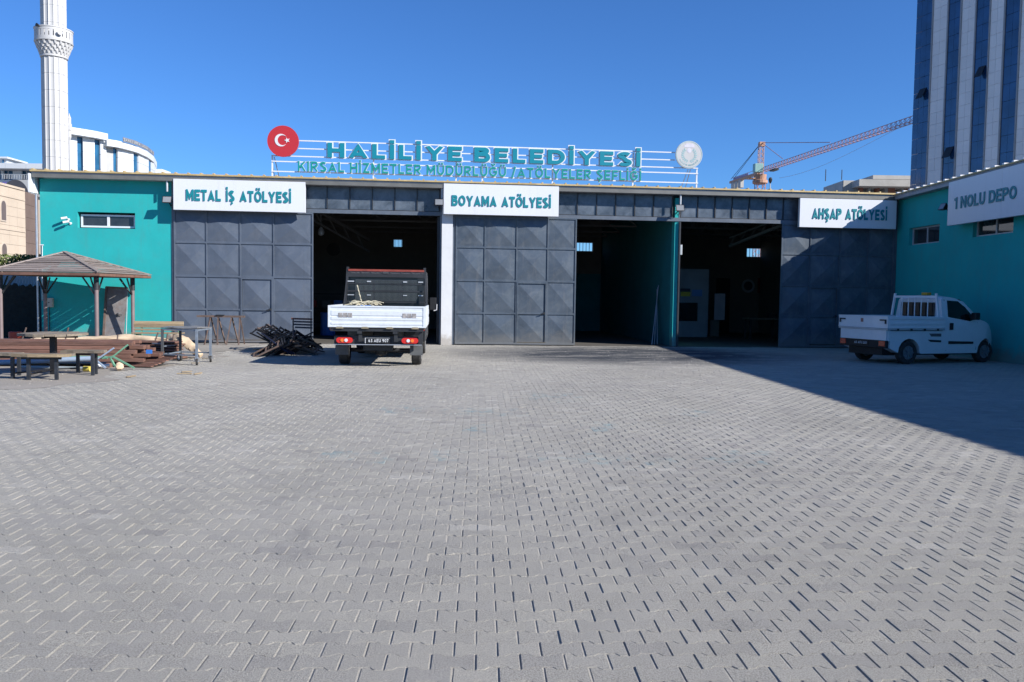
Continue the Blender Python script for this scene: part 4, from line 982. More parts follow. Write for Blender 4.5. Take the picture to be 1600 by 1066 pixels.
# ================================================================== GAZEBO
ORD = ['', 'second ', 'third ', 'fourth ', 'fifth ', 'sixth ', 'seventh ', 'eighth ', 'ninth ', 'tenth ', 'eleventh ', 'twelfth ', 'thirteenth ', 'fourteenth ', 'fifteenth ', 'sixteenth ']
gz = thing('gazebo', 'weathered wooden slatted-roof gazebo on steel posts in front of the teal wall', 'gazebo', (-10.4, 25.6, 0))
EZ, AZ = 2.09, 2.70
gc = [V(-9.02, 23.85, EZ), V(-8.66, 26.95, EZ), V(-11.85, 27.3, EZ), V(-12.15, 24.2, EZ)]
ap = V(-10.62, 25.55, AZ)
for side in range(4):
    a, b = gc[side], gc[(side + 1) % 4]; NS = 11; nrm = (b - a).cross(ap - a).normalized()
    if nrm.z < 0: nrm = -nrm
    for k in range(NS):
        t0, t1 = k / NS, (k + (.93 if (k * 3 + side) % 5 == 0 else 1.0)) / NS
        j = [random.uniform(-.02, .02) for _ in range(2)]
        p = [a.lerp(ap, t0), b.lerp(ap, t0), b.lerp(ap, t1), a.lerp(ap, t1)]
        up_ = nrm * (.022); base = nrm * (.0 + random.uniform(0, .008)); tip = nrm * .03
        m = MB(); m.hexa([p[0] + base + tip, p[1] + base + tip, p[2] + base, p[3] + base, p[0] + base + up_ + tip, p[1] + base + up_ + tip, p[2] + base + up_, p[3] + base + up_])
        part('roof_slat', m, WOODGR, gz)
    m = MB(); m.bar(a + V(0, 0, .045), ap + V(0, 0, .05), .13, .03); part('hip_board', m, WOODGR, gz)
    m = MB(); m.bar(a + V(0, 0, -.03), b + V(0, 0, -.02), .03, .075); part('eave_board', m, M('red_brown_board', (.16, .085, .06), .7, var=.3, scale=4), gz)
    m = MB(); m.bar(a + V(0, 0, -.03) + (ap - a).normalized() * .1, ap - V(0, 0, .06), .05, .07); part('rafter', m, DARK, gz)
gp = [V(*P(151, 480, 24.3).xy, 0), V(*P(207.5, 480, 26.6).xy, 0), V(*P(71, 480, 26.95).xy, 0), V(*P(1, 480, 24.5).xy, 0)]
cen = V(-10.5, 25.55, 0)
for p in gp:
    m = MB(); m.tube(p + V(0, 0, 0), p + V(0, 0, 1.65), .055, 14); m.tube(p, p + V(0, 0, .02), .11, 12); part('post', m, POSTM, gz, smooth=True)
    m = MB(); m.tube(p + V(0, 0, 1.65), p + V(0, 0, 2.02), .068, 14)
    for q in gp:
        d = (q - p)
        if d.length > 3.9 or d.length < .1: continue
        d = d.normalized(); m.bar(p + V(0, 0, 1.52) + d * .05, p + V(0, 0, 2.0) + d * .38, .035)
    part('post_head', m, DARK, gz)

# ================================================================== WORK TABLE WITH BENCHES
def slab_round(cx_, cy_, r, z0, z1, n, rot=0, sx=1.0): return [(cx_ + sx * r * math.cos(2 * math.pi * k / n + rot), cy_ + r * math.sin(2 * math.pi * k / n + rot)) for k in range(n)]
c_ = G(84, 585); pt = thing('picnic_table', 'weathered round timber table on one thick black post, with three low curved benches', 'table', (c_.x, c_.y, 0))
tz = .80; rr = .60; m = MB()
for k in range(7):                                    # table boards
    x0, x1 = -rr + k * 2 * rr / 7 + .004, -rr + (k + 1) * 2 * rr / 7 - .004
    def h(x): return math.sqrt(max(.02, rr * rr - x * x)) * random.uniform(.96, 1.05)
    a0, a1 = h(x0), h(x1); m = MB(); dz = random.uniform(-.006, .006)
    m.prism([(x0, -a0), (x1, -a1), (x1, a1), (x0, a0)], tz - .045 + dz, tz + dz, 'z'); part('table_board', m, WOODG, pt, **LW)
m = MB(); m.box(-.05, .05, -.05, .05, 0, tz - .05); m.bar((-.45, 0, tz - .07), (.45, 0, tz - .07), .04); m.bar((0, -.45, tz - .07), (0, .45, tz - .07), .04); part('post', m, BLACK, pt, **LW)
for lab, legs, bx0, bx1, ytop in ((1, ((45, 594), (88.5, 594)), 20, 109, 553), (2, ((122, 583), (145, 587), (150, 585)), 100, 163, 547), (3, ((20, 592), (30, 587)), -32, 32, 551)):
    gl = [G(x, y) for x, y in legs]; yc = sum(g.y for g in gl) / len(gl); A_, B_ = P(bx0, ytop, yc), P(bx1, ytop, yc); zt_ = (A_.z + B_.z) / 2
    b = []
    for q in range(2):
        m = MB(); yo = yc - .10 + q * .17; n = 6; sg = 1 if lab == 1 else -1
        lo = [(A_.x + (B_.x - A_.x) * k / n, yo - .075 + (.10 * ((k / n - .5) * 2) ** 2 if lab == 1 else 0) + .01 * math.sin(k * 2.1)) for k in range(n + 1)]
        hi = [(x, y + .15) for x, y in lo[::-1]]
        m.prism(lo + hi, zt_ - .05, zt_ + random.uniform(-.004, .004), 'z'); part('bench_board', m, WOODY if lab == 1 and q == 0 else WOODG, pt)
    m = MB(); m.bar((A_.x + .15, yc, zt_ - .075), (B_.x - .15, yc, zt_ - .075), .05, .05); m.bar((gl[0].x, gl[0].y, .10), (c_.x, c_.y, .10), .03); part('bench_bearer', m, BLACK, pt)
    for g in gl: 
        m = MB(); m.box(g.x - .027, g.x + .027, g.y - .027, g.y + .027, 0, zt_ - .051); part('leg', m, M('black_leg', (.03, .034, .042), .5, .2, var=.4, scale=6), pt)

# ================================================================== TIMBER PILES, PIPES, SCRAP
rnd = random.Random(11)
nb = 0
def beam(a, b, w_, h_, mat, name='timber_beam', label='long red-brown timber beam in the big pile behind the round table', group='red-brown beams in the big pile', cat='beam', hint=(0, 0, 1)):
    m = MB(); a, b = Vector(a), Vector(b); m.bar(a, b, w_, h_, hint); loc = (a + b) / 2
    return single(name, m, mat, label, cat, tuple((loc.x, loc.y, min(a.z, b.z) - h_ / 2)), group, bev=.003)
# big stack: 5 layers, 5 across, on two bearers
xr_ = P(243, 560, 18.9).x
for lay in range(5):
    for j in range(5):
        if lay == 4 and j in (1, 3): continue
        y = 18.45 + j * .21 + rnd.uniform(-.015, .015); z = .16 + lay * .085; e = rnd.uniform(-.35, .12) - (.18 if lay > 2 else 0)
        beam((xr_ + e - rnd.uniform(5.2, 6.0), y + rnd.uniform(-.16, .16) * (1 if lay > 2 else .4), z + rnd.uniform(-.006, .006)), (xr_ + e, y, z), .15, .075, WOODR, label='long red-brown beam, %s row, %s layer of the big pile' % (('front', 'second', 'middle', 'fourth', 'back')[j], ('lowest', 'second lowest', 'middle', 'second highest', 'top')[lay]))
for x in (xr_ - .8, xr_ - 3.2): beam((x, 18.3, .05), (x, 19.5, .05), .12, .10, WOODR, label='short timber bearer under the big pile of red-brown beams', group='bearers under the beam pile')
# lower fan of short boards at the right end
for k in range(7):
    a = P(228 + k * 6, 572 - k * 3.2, 18.3 + .12 * k); z0 = .04 + .022 * k
    beam((a.x - .95, a.y + .25, z0 + .0), (a.x + .15, a.y - .05, z0), .11, .022, WOODR, 'board', 'short dark red board, %sfrom the front of the low fan under the beam ends' % (ORD[k] or 'first '), 'short boards under the beam ends', 'board')
# stack of boards seen behind the trolley
for k in range(7):
    a = P(238, 560, 20.6); beam((a.x - .9, 20.9 + rnd.uniform(-.05, .05), .05 + k * .062), (P(284, 560, 20.6).x + rnd.uniform(-.1, .05), 20.6, .05 + k * .062), .42, .035, WOODR, 'board', 'wide red-brown board, %sfrom the bottom of the stack behind the trolley' % (ORD[k] or 'first '), 'wide boards stacked behind the trolley', 'board')
# tarp: long crumpled roll
def crumple(name, pts_, r, label, cat, mat=TARP, seed=1, flat=.6):
    rn = random.Random(seed); m = MB(); n = 14; rings = []
    P_ = [Vector(p) for p in pts_]; L_ = []
    for a, b in zip(P_, P_[1:]):
        for k in range(6): L_.append(a.lerp(b, k / 6))
    L_.append(P_[-1]); vs = []
    for i, c in enumerate(L_):
        t = (L_[min(i + 1, len(L_) - 1)] - L_[max(i - 1, 0)]).normalized(); s_ = t.cross(Vector((0, 0, 1))).normalized(); u_ = s_.cross(t)
        e = math.sin(math.pi * (i + .6) / (len(L_) + .2)) ** .4
        for k in range(n):
            a = 2 * math.pi * k / n; q = r * e * (1 + .28 * math.sin(3 * a + i * .9) * math.sin(i * .37 + seed) + rn.uniform(-.10, .10))
            v = c + s_ * math.cos(a) * q + u_ * math.sin(a) * q * flat; vs.append(v)
    fs = [(i * n + k, i * n + (k + 1) % n, (i + 1) * n + (k + 1) % n, (i + 1) * n + k) for i in range(len(L_) - 1) for k in range(n)] + [tuple(range(n)), tuple((len(L_) - 1) * n + k for k in range(n))]
    m.add(vs, fs); return single(name, m, mat, label, cat, tuple(P_[0]), smooth=True)
crumple('tarp', [P(20, 536, 21.2), P(60, 533, 21.4), P(150, 531, 21.6), P(205, 528, 21.7), P(262, 531, 21.6)], .15, 'long crumpled beige tarp laid over the back of the beam pile', 'tarp', seed=2)
crumple('tarp', [P(262, 527, 21.4), P(282, 529, 21.3), P(300, 543, 21.2), P(314, 556, 21.0)], .12, 'beige tarp hanging down beyond the trolley to the ground', 'tarp', seed=5, flat=.9)
for k in range(5):                                    # blocks the tarp lies on
    x = P(30 + 52 * k, 540, 21.6).x; m = MB(); m.box(x - .6, x + .55, 21.3, 21.9, 0, .36 + .02 * (k % 2)); single('timber_block', m, WOODR, 'dark red timber stack, %sfrom the left under the long beige tarp' % (ORD[k] or 'first '), 'timber', (x, 21.6, 0), 'timber stacks under the tarp')
def pipe(a, b, r, mat, label, name='pipe', cat='pipe', group=None, n=12):
    m = MB(); m.tube(a, b, r, n); a, b = Vector(a), Vector(b); return single(name, m, mat, label, cat, tuple((a + b) / 2), group, smooth=True)
pipe(P(-60, 569, 17.5), P(143, 560.5, 17.7), .052, PIPEB, 'thick blue-grey steel pipe lying behind the benches')
pipe(P(28, 573, 17.6), P(150, 576, 17.5), .030, PIPEG, 'thin grey pipe on the ground under the blue-grey pipe')
pipe(P(-40, 583, 17.3), P(110, 579, 17.8), .022, M('pale_pipe', (.4, .42, .42), .5), 'pale thin tube lying flat on the ground behind the table legs')
pipe(P(150, 571.5, 18.0), P(171, 571, 18.1), .035, WHITE, 'short white pipe end beside the beam pile')
pipe(P(60, 556.5, 18.0), P(168, 559, 18.1), .03, GREENP, 'long pale green tube under the beam pile')
sf = thing('scrap_frame', 'bent pale green and blue-grey steel frame leaning on the beam pile', 'scrap', tuple(G(175, 578)))
for pts_, mt in (([(200, 539), (173, 560), (178, 570), (184, 578)], GREENP), ([(160, 560), (176, 557), (210, 577)], GREENP), ([(178, 544), (150, 563), (165, 578)], PIPEB)):
    m = MB(); q = [P(x, y, 17.95 - .02 * i) for i, (x, y) in enumerate(pts_)]
    q = [V(v.x, v.y, max(.03, v.z)) for v in q]
    for a, b in zip(q, q[1:]): m.bar(a, b, .045, .03)
    part('bar', m, mt, sf)
crumple('rag', [P(186, 578, 17.6), P(187, 568, 17.7)], .075, 'beige rag beside the bent green frame', 'rag', seed=8, flat=1)
c = G(137, 581); m = MB(); m.tube((c.x - .07, c.y, .06), (c.x + .07, c.y - .03, .06), .055, 14); tag_c = single('can', m, M('yellow_can', (.50, .40, .08), .5, var=.3), 'small yellow can lying on its side beside the bench legs', 'can', (c.x, c.y, 0), smooth=True)
m = MB(); q = [P(180, 478 + 50, 21), P(180, 514, 21)]
for k, (x0, y0, x1, y1, Yp) in enumerate(((33, 532, 41, 512, 20.2), (102, 528, 107, 512, 20.2), (183, 533, 184, 523, 20.6), (241, 533, 247, 520, 20.8), (258, 541, 262, 521, 20.9), (270, 533, 271, 523, 21.0), (52, 530, 52, 523, 20.2), (117, 530, 119, 523, 20.2))):
    a, b = P(x0, y0, Yp), P(x1, y1, Yp); pipe((a.x, a.y, a.z - .05), b, .018, BROWNST, ('thin tilted steel rod left of the round table top', 'thin tilted steel rod behind the right part of the round table', 'tiny steel rod on the tarp below the leaning sheet metal door', 'tilted steel rod left of the trolley, longer of two', 'tilted steel rod seen through the trolley, beside its dark leg', 'short upright rod on the tarp seen through the trolley', 'short rod under the left edge of the round table top', 'short rod under the right edge of the round table top')[k], 'steel_rod', 'rod', 'rods sticking up from the timber pile', 8)
m = MB(); m.box(*sorted((P(300 - 73, 548, 18.3).x, P(236, 548, 18.3).x)), 18.34, 18.38, P(230, 553, 18.3).z, P(230, 547, 18.3).z); single('blue_tag', m, BLUE, 'small blue plastic tag on the end of a red-brown beam', 'tag', tuple(P(230, 553, 18.36)))

# garden bench
gb = thing('garden_bench', 'wooden slatted garden bench with green metal legs before the teal wall', 'bench', (P(248, 520, 22.4).x, 22.4, 0))
for y_, hh, t_ in ((504.5, 4, .03), (509.5, 6, .03), (515.5, 3, .03)):
    a, b = P(209, y_ - 1.2, 22.6), P(287, y_ + .6, 22.6); m = MB(); h_ = hh * 22.6 / FPX; m.box(a.x, b.x, 22.58, 22.61, (a.z + b.z) / 2 - h_ / 2, (a.z + b.z) / 2 + h_ / 2); part('slat', m, WOODY, gb, bev=.004)
for k in range(3):
    a, b = P(207, 519, 22.2), P(284, 522, 22.2); m = MB(); m.box(a.x, b.x, 22.10 + k * .13, 22.21 + k * .13, (a.z + b.z) / 2 - .02, (a.z + b.z) / 2 + .01); part('seat_board', m, WOODY, gb, bev=.004)
for px_ in (217, 276):
    x = P(px_, 520, 22.4).x; zt_ = P(248, 521, 22.2).z - .03; m = MB()
    m.bar((x, 22.12, 0), (x, 22.16, zt_), .04); m.bar((x, 22.55, 0), (x, 22.63, P(248, 503, 22.6).z), .04); m.bar((x, 22.12, zt_), (x, 22.56, zt_), .04); part('leg', m, GREENP, gb)

# ================================================================== TROLLEY TABLE
tq = [G(254, 569), G(307.5, 571), G(329, 566), G(282, 564.5)]
tr = thing('trolley', 'steel trolley table on four rubber castors, to the left of the black frames', 'trolley', tuple(sum(tq, V(0, 0, 0)) / 4))
TZ = .83; up1 = [V(p.x, p.y, TZ) for p in tq]; cen = sum(up1, V(0, 0, 0)) / 4
m = MB(); ex = [cen + (p - cen) * 1.06 for p in up1]; zo = [.0, .006, -.004, .008]
top = []; bot = []; n = 5
for j in range(n):
    for i in range(n):
        u_, v_ = i / (n - 1), j / (n - 1); p = ex[0].lerp(ex[1], u_).lerp(ex[3].lerp(ex[2], u_), v_); p.z += .012 * math.sin(i * 1.9 + j); top.append(p); bot.append(p - V(0, 0, .02))
fs = [(j * n + i, j * n + i + 1, (j + 1) * n + i + 1, (j + 1) * n + i) for j in range(n - 1) for i in range(n - 1)]
m.add(top, fs); m.add(bot, [f[::-1] for f in fs])
ring = [j for j in range(n)] + [n * j + n - 1 for j in range(1, n)] + [n * (n - 1) + i for i in range(n - 2, -1, -1)] + [n * j for j in range(n - 2, 0, -1)]
m.add([top[i] for i in ring] + [bot[i] for i in ring], [(k, (k + 1) % len(ring), len(ring) + (k + 1) % len(ring), len(ring) + k) for k in range(len(ring))])
part('table_top', m, M('worn_sheet_top', (.20, .20, .20), .55, .2, var=.3, scale=5, dirt=(.32, .29, .25), dirt_amt=.6), tr)
m = MB()
for a, b in zip(up1, up1[1:] + up1[:1]): m.bar(a - V(0, 0, .05), b - V(0, 0, .05), .035)
for a, b in ((0, 1), (3, 2), (0, 3)): m.bar(V(tq[a].x, tq[a].y, .22), V(tq[b].x, tq[b].y, .22), .03)
m.bar(V(tq[0].x, tq[0].y, .46), V(tq[0].x - .25, tq[0].y + .1, .46), .025); m.bar(V(tq[0].x, tq[0].y, .40), V(tq[0].x + .15, tq[0].y + .4, .40), .02)
part('frame', m, TROL, tr)
for k, p in enumerate(tq):
    m = MB(); m.bar(V(p.x, p.y, .16), V(p.x, p.y, TZ - .03), .05); part('leg', m, TROL if k in (1, 2) else M('dark_leg', (.06, .065, .07), .5), tr)
    ax = V(.55, .83, 0) if k in (0, 3) else V(.97, .2, 0); ax.normalize(); f_ = V(-ax.y, ax.x, 0) * .03
    cc_ = V(p.x, p.y, .078) + f_; m = MB(); m.tube(cc_ - ax * .022, cc_ + ax * .022, .078, 20); w_ = part('castor_wheel', m, RUBBER, tr, smooth=True)
    m = MB(); m.tube(cc_ - ax * .026, cc_ + ax * .026, .038, 14); part('hub', m, ALU, w_)
    m = MB()
    for s in (-1, 1): m.bar(cc_ + ax * .03 * s, V(p.x, p.y, .16) + ax * .03 * s, .008, .05, hint=ax)
    m.bar(V(p.x, p.y, .16) - ax * .04, V(p.x, p.y, .16) + ax * .04, .06, .01); part('castor_fork', m, ALU, tr)

# ================================================================== SAWHORSE BENCH
a, b = P(308, 493.5, 26.6), P(382.5, 494.5, 26.6); sh_ = thing('trestle_bench', 'rusty steel beam resting on two trestles against the left grey door', 'trestle', ((a.x + b.x) / 2, 26.6, 0))
zz_ = (a.z + b.z) / 2; m = MB(); m.box(a.x, b.x, 26.54, 26.66, zz_ - .04, zz_ + .02); part('beam', m, BROWNST, sh_)
m = MB(); xx = P(346, 492, 26.6).x; m.box(xx - .15, xx + .1, 26.5, 26.6, zz_ + .021, zz_ + .045); part('plate', m, DARK, sh_)
for (xa, xb, xt) in ((323, 337, 329), (343, 349, 341), (357, 370, 362), (376, 379, 375)):
    ta = P(xt, 495, 26.6); m = MB()
    for xf, yo in ((xa, -.28), (xb, .28)):
        f_ = P(xf, 538, 26.6); m.bar((f_.x, 26.6 + yo, 0), (ta.x, 26.6 + yo * .1, zz_ - .04), .035)
    part('leg', m, BROWNST, sh_)
m = MB(); m.bar((P(325, 520, 26.6).x, 26.45, .16), (P(348, 520, 26.6).x, 26.45, .16), .02); m.bar((P(360, 520, 26.6).x, 26.45, .16), (P(378, 520, 26.6).x, 26.45, .16), .02); part('brace', m, BROWNST, sh_)

# ================================================================== PILE OF BLACK STEEL FRAMES
def steelframe(base, ang, tilt, wd, ln, label, group, mat, roll=0.0, bars=3):
    t = thing('steel_trestle', label, 'frame', tuple(base), 0, group)
    Rm = Matrix.Rotation(ang, 3, 'Z') @ Matrix.Rotation(tilt, 3, 'X') @ Matrix.Rotation(roll, 3, 'Y')
    f = lambda x, y, z: tuple(Rm @ V(x, y, z)); s = .038
    for x in (0, wd):
        m = MB(); m.bar(f(x, 0, 0), f(x, 0, ln), s, s, hint=Rm @ V(0, 1, 0)); part('leg', m, mat, t, **LW)
    for k in range(bars):
        z = ln * (.12 + .84 * k / max(1, bars - 1)); m = MB(); m.bar(f(0, .004, z), f(wd, .004, z), s * .9, s * .9); part('crossbar', m, mat, t, **LW)
rnd = random.Random(4)
L1_, g1_ = 'black steel trestle, %sfrom the left end of the heap before the grey door', 'steel frames in the left half of the heap'
L2_, g2_ = 'black steel trestle, %sfrom the truck-side end of the dark heap', 'steel frames in the right half of the heap'
for k in range(14):
    b_ = P(392 + k * 4.2, 556 - k * 1.2, 22.1 + .12 * k); steelframe((b_.x, b_.y, .02), R(-62 + rnd.uniform(-6, 6)), R(-56 + rnd.uniform(-7, 7)), .6, .80, L1_ % (ORD[k] or 'first '), g1_, BLKST if k % 4 else BROWNST, roll=R(rnd.uniform(12, 28)))
for k in range(16):
    b_ = P(497 - k * 4.2, 553 - (k % 4) * 2, 22.3 + .12 * k); steelframe((b_.x, b_.y, .02 + .008 * k), R(66 + rnd.uniform(-8, 8)), R(-60 + rnd.uniform(-9, 9)), .62, .84, L2_ % (ORD[k] or 'first '), g2_, BLKST if k % 7 else BROWNST, roll=R(rnd.uniform(-22, -6)))
for k in range(6):
    a, b = P(409 + k * 3, 521 + k * 2.2, 22.2 + .06 * k), P(447 + k * 3, 550 + k * 1.6, 21.9 + .05 * k); b.z = max(b.z, .03)
    pipe(a, b, .022, M('blue_black_tube', (.02, .024, .045), .25, .3, var=.2), 'blue-black steel tube, %sfrom the left, sloping down across the heap' % (ORD[k] or 'first '), 'steel_tube', 'tube', 'steel tubes sloping across the frame heap', 8)
for k in range(4):
    a = P(455 + k * 2, 498 + k * 4.5, 24.4); b = P(488, 499 + k * 4.5, 24.4); m = MB(); m.bar(a, b, .05, .05); single('steel_bar', m, M('rust_red_bar', (.22, .085, .055), .7, var=.3, scale=5) if k == 0 else BROWNST, 'rust red bar lying on top of the frame heap beside the open bay' if k == 0 else 'brown steel bar, %sbelow the rust red bar at the back of the heap' % ORD[k - 1], 'bar', tuple(a), None if k == 0 else 'brown bars at the back of the frame heap')
for px_ in (458, 486):
    pipe(P(px_, 545, 24.4).xy.to_3d() + V(0, 0, 0), P(px_, 499, 24.42), .02, BROWNST, 'brown stake at the %s end of the bars behind the heap' % ('left' if px_ == 458 else 'right'), 'stake', 'stake', 'stakes at the back of the frame heap')

for k in range(18):
    a = P(rnd.uniform(408, 482), rnd.uniform(522, 548), rnd.uniform(22.2, 23.6)); a.z = max(.05, a.z); t = rnd.uniform(0, 3.14); l = rnd.uniform(.25, .5); d = V(math.cos(t), math.sin(t) * .6, rnd.uniform(-.5, .5)) * l
    b, c = a - d, a + d; b.z = max(b.z, .03); c.z = max(c.z, .03); m = MB(); m.bar(b, c, .035, .035)
    single('steel_bar', m, BLKST if k % 4 else BROWNST, 'short black or rusty steel bar tangled in the middle of the dark heap', 'bar', tuple(a), 'short bars tangled in the dark heap')
for k in range(9):
    g = G(rnd.uniform(150, 330), rnd.uniform(578, 592) if k % 2 else rnd.uniform(560, 574)); t = rnd.uniform(0, 3.14); l = rnd.uniform(.05, .16); m = MB(); m.bar(g - V(math.cos(t), math.sin(t), 0) * l + V(0, 0, .02), g + V(math.cos(t), math.sin(t), 0) * l + V(0, 0, .02), .035, .02)
    single('wood_offcut', m, WOODY if k % 2 else WOODG, 'small wood offcut lying on the dusty ground near the castors and benches', 'offcut', tuple(g), 'small wood offcuts on the dusty ground')

# ================================================================== ALONG THE TEAL WALL
ds = thing('leaning_door', 'grey sheet metal door with rusty frame leaning on the teal wall under the gazebo', 'door', tuple(P(180, 529, 27.0)))
q = [P(162, 529, 26.9), P(192, 529, 26.9), P(201, 450, 27.44), P(167, 448, 27.44)]; q[0].z = q[1].z = .01
m = MB(); o_ = V(0, -.03, 0); m.hexa([q[0], q[1], q[1] + o_, q[0] + o_, q[3], q[2], q[2] + o_, q[3] + o_]); part('sheet', m, M('scratched_sheet', (.20, .19, .19), .5, .2, var=.35, scale=2.5, dirt=(.16, .09, .06), dirt_amt=.6), ds)
m = MB(); o_ = V(0, -.045, 0); m.bar(q[0] + o_, q[3] + o_, .06, .03); m.bar(q[3] + o_, q[2] + o_, .05, .03); part('frame', m, BROWNST, ds)
m = MB(); hp = q[1].lerp(q[2], .5) + V(-.22, -.08, 0); m.tube(hp, hp + V(.14, -.02, .01), .014, 6); m.box(hp.x - .03, hp.x + .02, hp.y, hp.y + .03, hp.z - .05, hp.z + .06); part('handle', m, DARK, ds)
pipe(P(197, 528, 26.9), P(199, 452, 27.42), .014, PIPEG, 'thin grey rod leaning beside the sheet metal door', 'rod', 'rod')
m = MB(); a, b = P(71.5, 480, D - .1), P(82, 466, D - .1); m.box(a.x, b.x, D - .12, D - .003, a.z, b.z); bxm = thing('junction_box', 'small cream junction box on the shaded teal wall inside the gazebo', 'box', (a.x, D - .1, a.z)); part('cover', m, M('cream_box', (.45, .43, .36), .5), bxm, bev=.008)
m = MB(); m.tube(((a.x + b.x) / 2, D - .125, (a.z + b.z) / 2), ((a.x + b.x) / 2, D - .12, (a.z + b.z) / 2), .02, 10); part('lock', m, DARK, bxm)
pipe(P(77, 480, D - .03).xyz, V(P(77, 480, D - .03).x, D - .03, .1), .012, DARK, 'thin black cable running down from the cream junction box', 'cable', 'cable')
m = MB(); c = G(28, 545); c = P(100 / 10.37 + 14, 522, 26.3); m.lathe([(.13, 0), (.17, .05), (.18, .34), (.16, .36)], 16, (c.x, c.y, 0)); single('bucket', m, M('red_bucket', (.35, .04, .02), .5), 'red bucket in the dark corner under the gazebo', 'bucket', (c.x, c.y, 0), smooth=True)

# ================================================================== LEFT BOUNDARY
m = MB(); xl_, xr2 = P(-120, 430, 31).x, P(66, 430, 31).x
m.box(xl_, xr2, 31, 31.25, 0, P(30, 427.5, 31).z); single('boundary_wall', m, M('grey_block_wall', (.33, .34, .35), .9, var=.15, scale=1.5, bmp=.3, bscale=5), 'grey concrete boundary wall with razor wire behind the gazebo', 'wall', (xl_, 31, 0))
rnd = random.Random(9); m = MB(); x0_, x1_ = P(-110, 440, 29.6).x, P(62, 440, 29.6).x; n = 46; tp = []
for k in range(n + 1):
    x = x0_ + (x1_ - x0_) * k / n; tp.append((x, P(30, 441.5 + 5 * (k / n) , 29.6).z + rnd.uniform(-.05, .07)))
m.prism([(x0_, .0)] + [(x1_, 0)] + tp[::-1], 29.6, 29.63)
nt_ = thing('privacy_netting', 'black privacy netting hung on the boundary fence left of the teal wall', 'netting', ((x0_ + x1_) / 2, 29.6, 0)); part('net', m, NET, nt_)
for k in range(4): x = x1_ - .1 - k * 1.6; m = MB(); m.tube((x, 29.68, 0), (x, 29.68, 2.0), .03, 8); part('post', m, GALV, nt_)
m = MB(); zc_ = P(30, 440, 30.6).z; pts_ = []
for k in range(520):
    t = k / 520; a = k * .42; pts_.append(V(x0_ + (x1_ - x0_) * t + .12 * math.cos(a) * .6, 30.2 + .18 * math.cos(a), zc_ + .22 * math.sin(a)))
m.path(pts_, .008, 3); single('razor_wire', m, GALV, 'coiled razor wire along the top of the netting fence', 'wire', (x0_, 30.2, zc_), kind=None)

# plants ------------------------------------------------------------
def leaves(n, box, size, rn, shape=None):
    m = MB(); (xa, xb), (ya, yb), (za, zb) = box
    for _ in range(n):
        x, y, z = rn.uniform(xa, xb), rn.uniform(ya, yb), rn.uniform(za, zb)
        if shape and not shape(x, y, z): continue
        a, b, s = rn.uniform(0, 6.28), rn.uniform(-.9, .9), size * rn.uniform(.6, 1.3)
        d = V(math.cos(a) * math.cos(b), math.sin(a) * math.cos(b), math.sin(b)); p = V(x, y, z); q_ = d.cross(V(rn.uniform(-1, 1), rn.uniform(-1, 1), 1)).normalized()
        m.add([p - d * s, p + q_ * s * .45, p + d * s, p - q_ * s * .45], [(0, 1, 2, 3)])
    return m
for (xa, xb, ya, yb, lab, sd_) in ((-60, 22, 401, 430, 'leafy green vine behind the boundary wall at the left edge', 1), (18, 60, 402, 432, 'pale green vine rising above the gazebo roof beside the teal building', 2)):
    A_, B_ = P(xa, yb, 33), P(xb, ya, 33); rn = random.Random(sd_)
    t = thing('vine', lab, 'plant', ((A_.x + B_.x) / 2, 33.6, 0))
    bl_ = [(rn.uniform(A_.x, B_.x), rn.uniform(A_.z - .3, B_.z - .15), rn.uniform(.25, .5)) for _ in range(16)]
    for mt, nn in ((LEAF, 2400), (LEAF2, 2200)):
        m = leaves(nn, ((A_.x - .2, B_.x + .2), (33.1, 34.2), (A_.z - .8, B_.z + .1)), .07, rn, lambda x, y, z: any((x - c[0]) ** 2 + (z - c[1]) ** 2 < c[2] ** 2 for c in bl_))
        part('foliage', m, mt, t, kind='stuff')
    m = MB()
    for k in range(5): x = A_.x + (B_.x - A_.x) * (k + .5) / 5; m.path([(x, 33.7, 0), (x + .1, 33.6, 1.4), (x - .1, 33.6, A_.z)], .03, 6)
    part('stem', m, BROWNST, t)
# grit and small litter on the dusty ground
rn = random.Random(21); m = MB()
for _ in range(900):
    y = rn.uniform(14.6, 24); x = -4.6 - rn.random() ** 1.2 * 8; s = rn.uniform(.004, .013)
    m.box(x, x + s * rn.uniform(.8, 2), y, y + s * rn.uniform(.8, 2), .002, .004 + s * .6)
single('grit', m, M('grit', (.36, .34, .31), .9, var=.5, scale=9), None, None, kind='stuff')
m = MB()
for _ in range(260):
    y = rn.uniform(9, 27); x = rn.uniform(-4.5, 9); s = rn.uniform(.004, .012); m.box(x, x + s * 1.5, y, y + s * 1.4, .0, s)
single('pebbles', m, M('pale_pebble', (.5, .49, .46), .9), None, None, kind='stuff')

# ================================================================== INSIDE THE BAYS
Yb = 34.3; a, b = P(1040, 528, Yb), P(1108, 421, Yb)
bo = thing('spray_booth', 'white cabin with one dark window inside the right open bay', 'cabin', ((a.x + b.x) / 2, Yb, 0))
m = MB(); w0, w1, wz0_, wz1_ = P(1060, 500, Yb).x, P(1090, 500, Yb).x, P(1075, 502, Yb).z, P(1075, 473, Yb).z; zt_ = b.z
m.box(a.x, w0, Yb, Yb + .1, 0, zt_); m.box(w1, b.x, Yb, Yb + .1, 0, zt_); m.box(w0, w1, Yb, Yb + .1, 0, wz0_); m.box(w0, w1, Yb, Yb + .1, wz1_, zt_); m.box(b.x - .1, b.x, Yb + .1, Yb + 3.2, 0, zt_); m.box(a.x, b.x, Yb + .1, Yb + 3.2, zt_ - .1, zt_)
part('wall', m, M('cabin_blue_white', (.24, .26, .30), .5), bo); m = MB(); m.box(w0, w1, Yb + .05, Yb + .06, wz0_, wz1_); part('window', m, GL_W, bo)
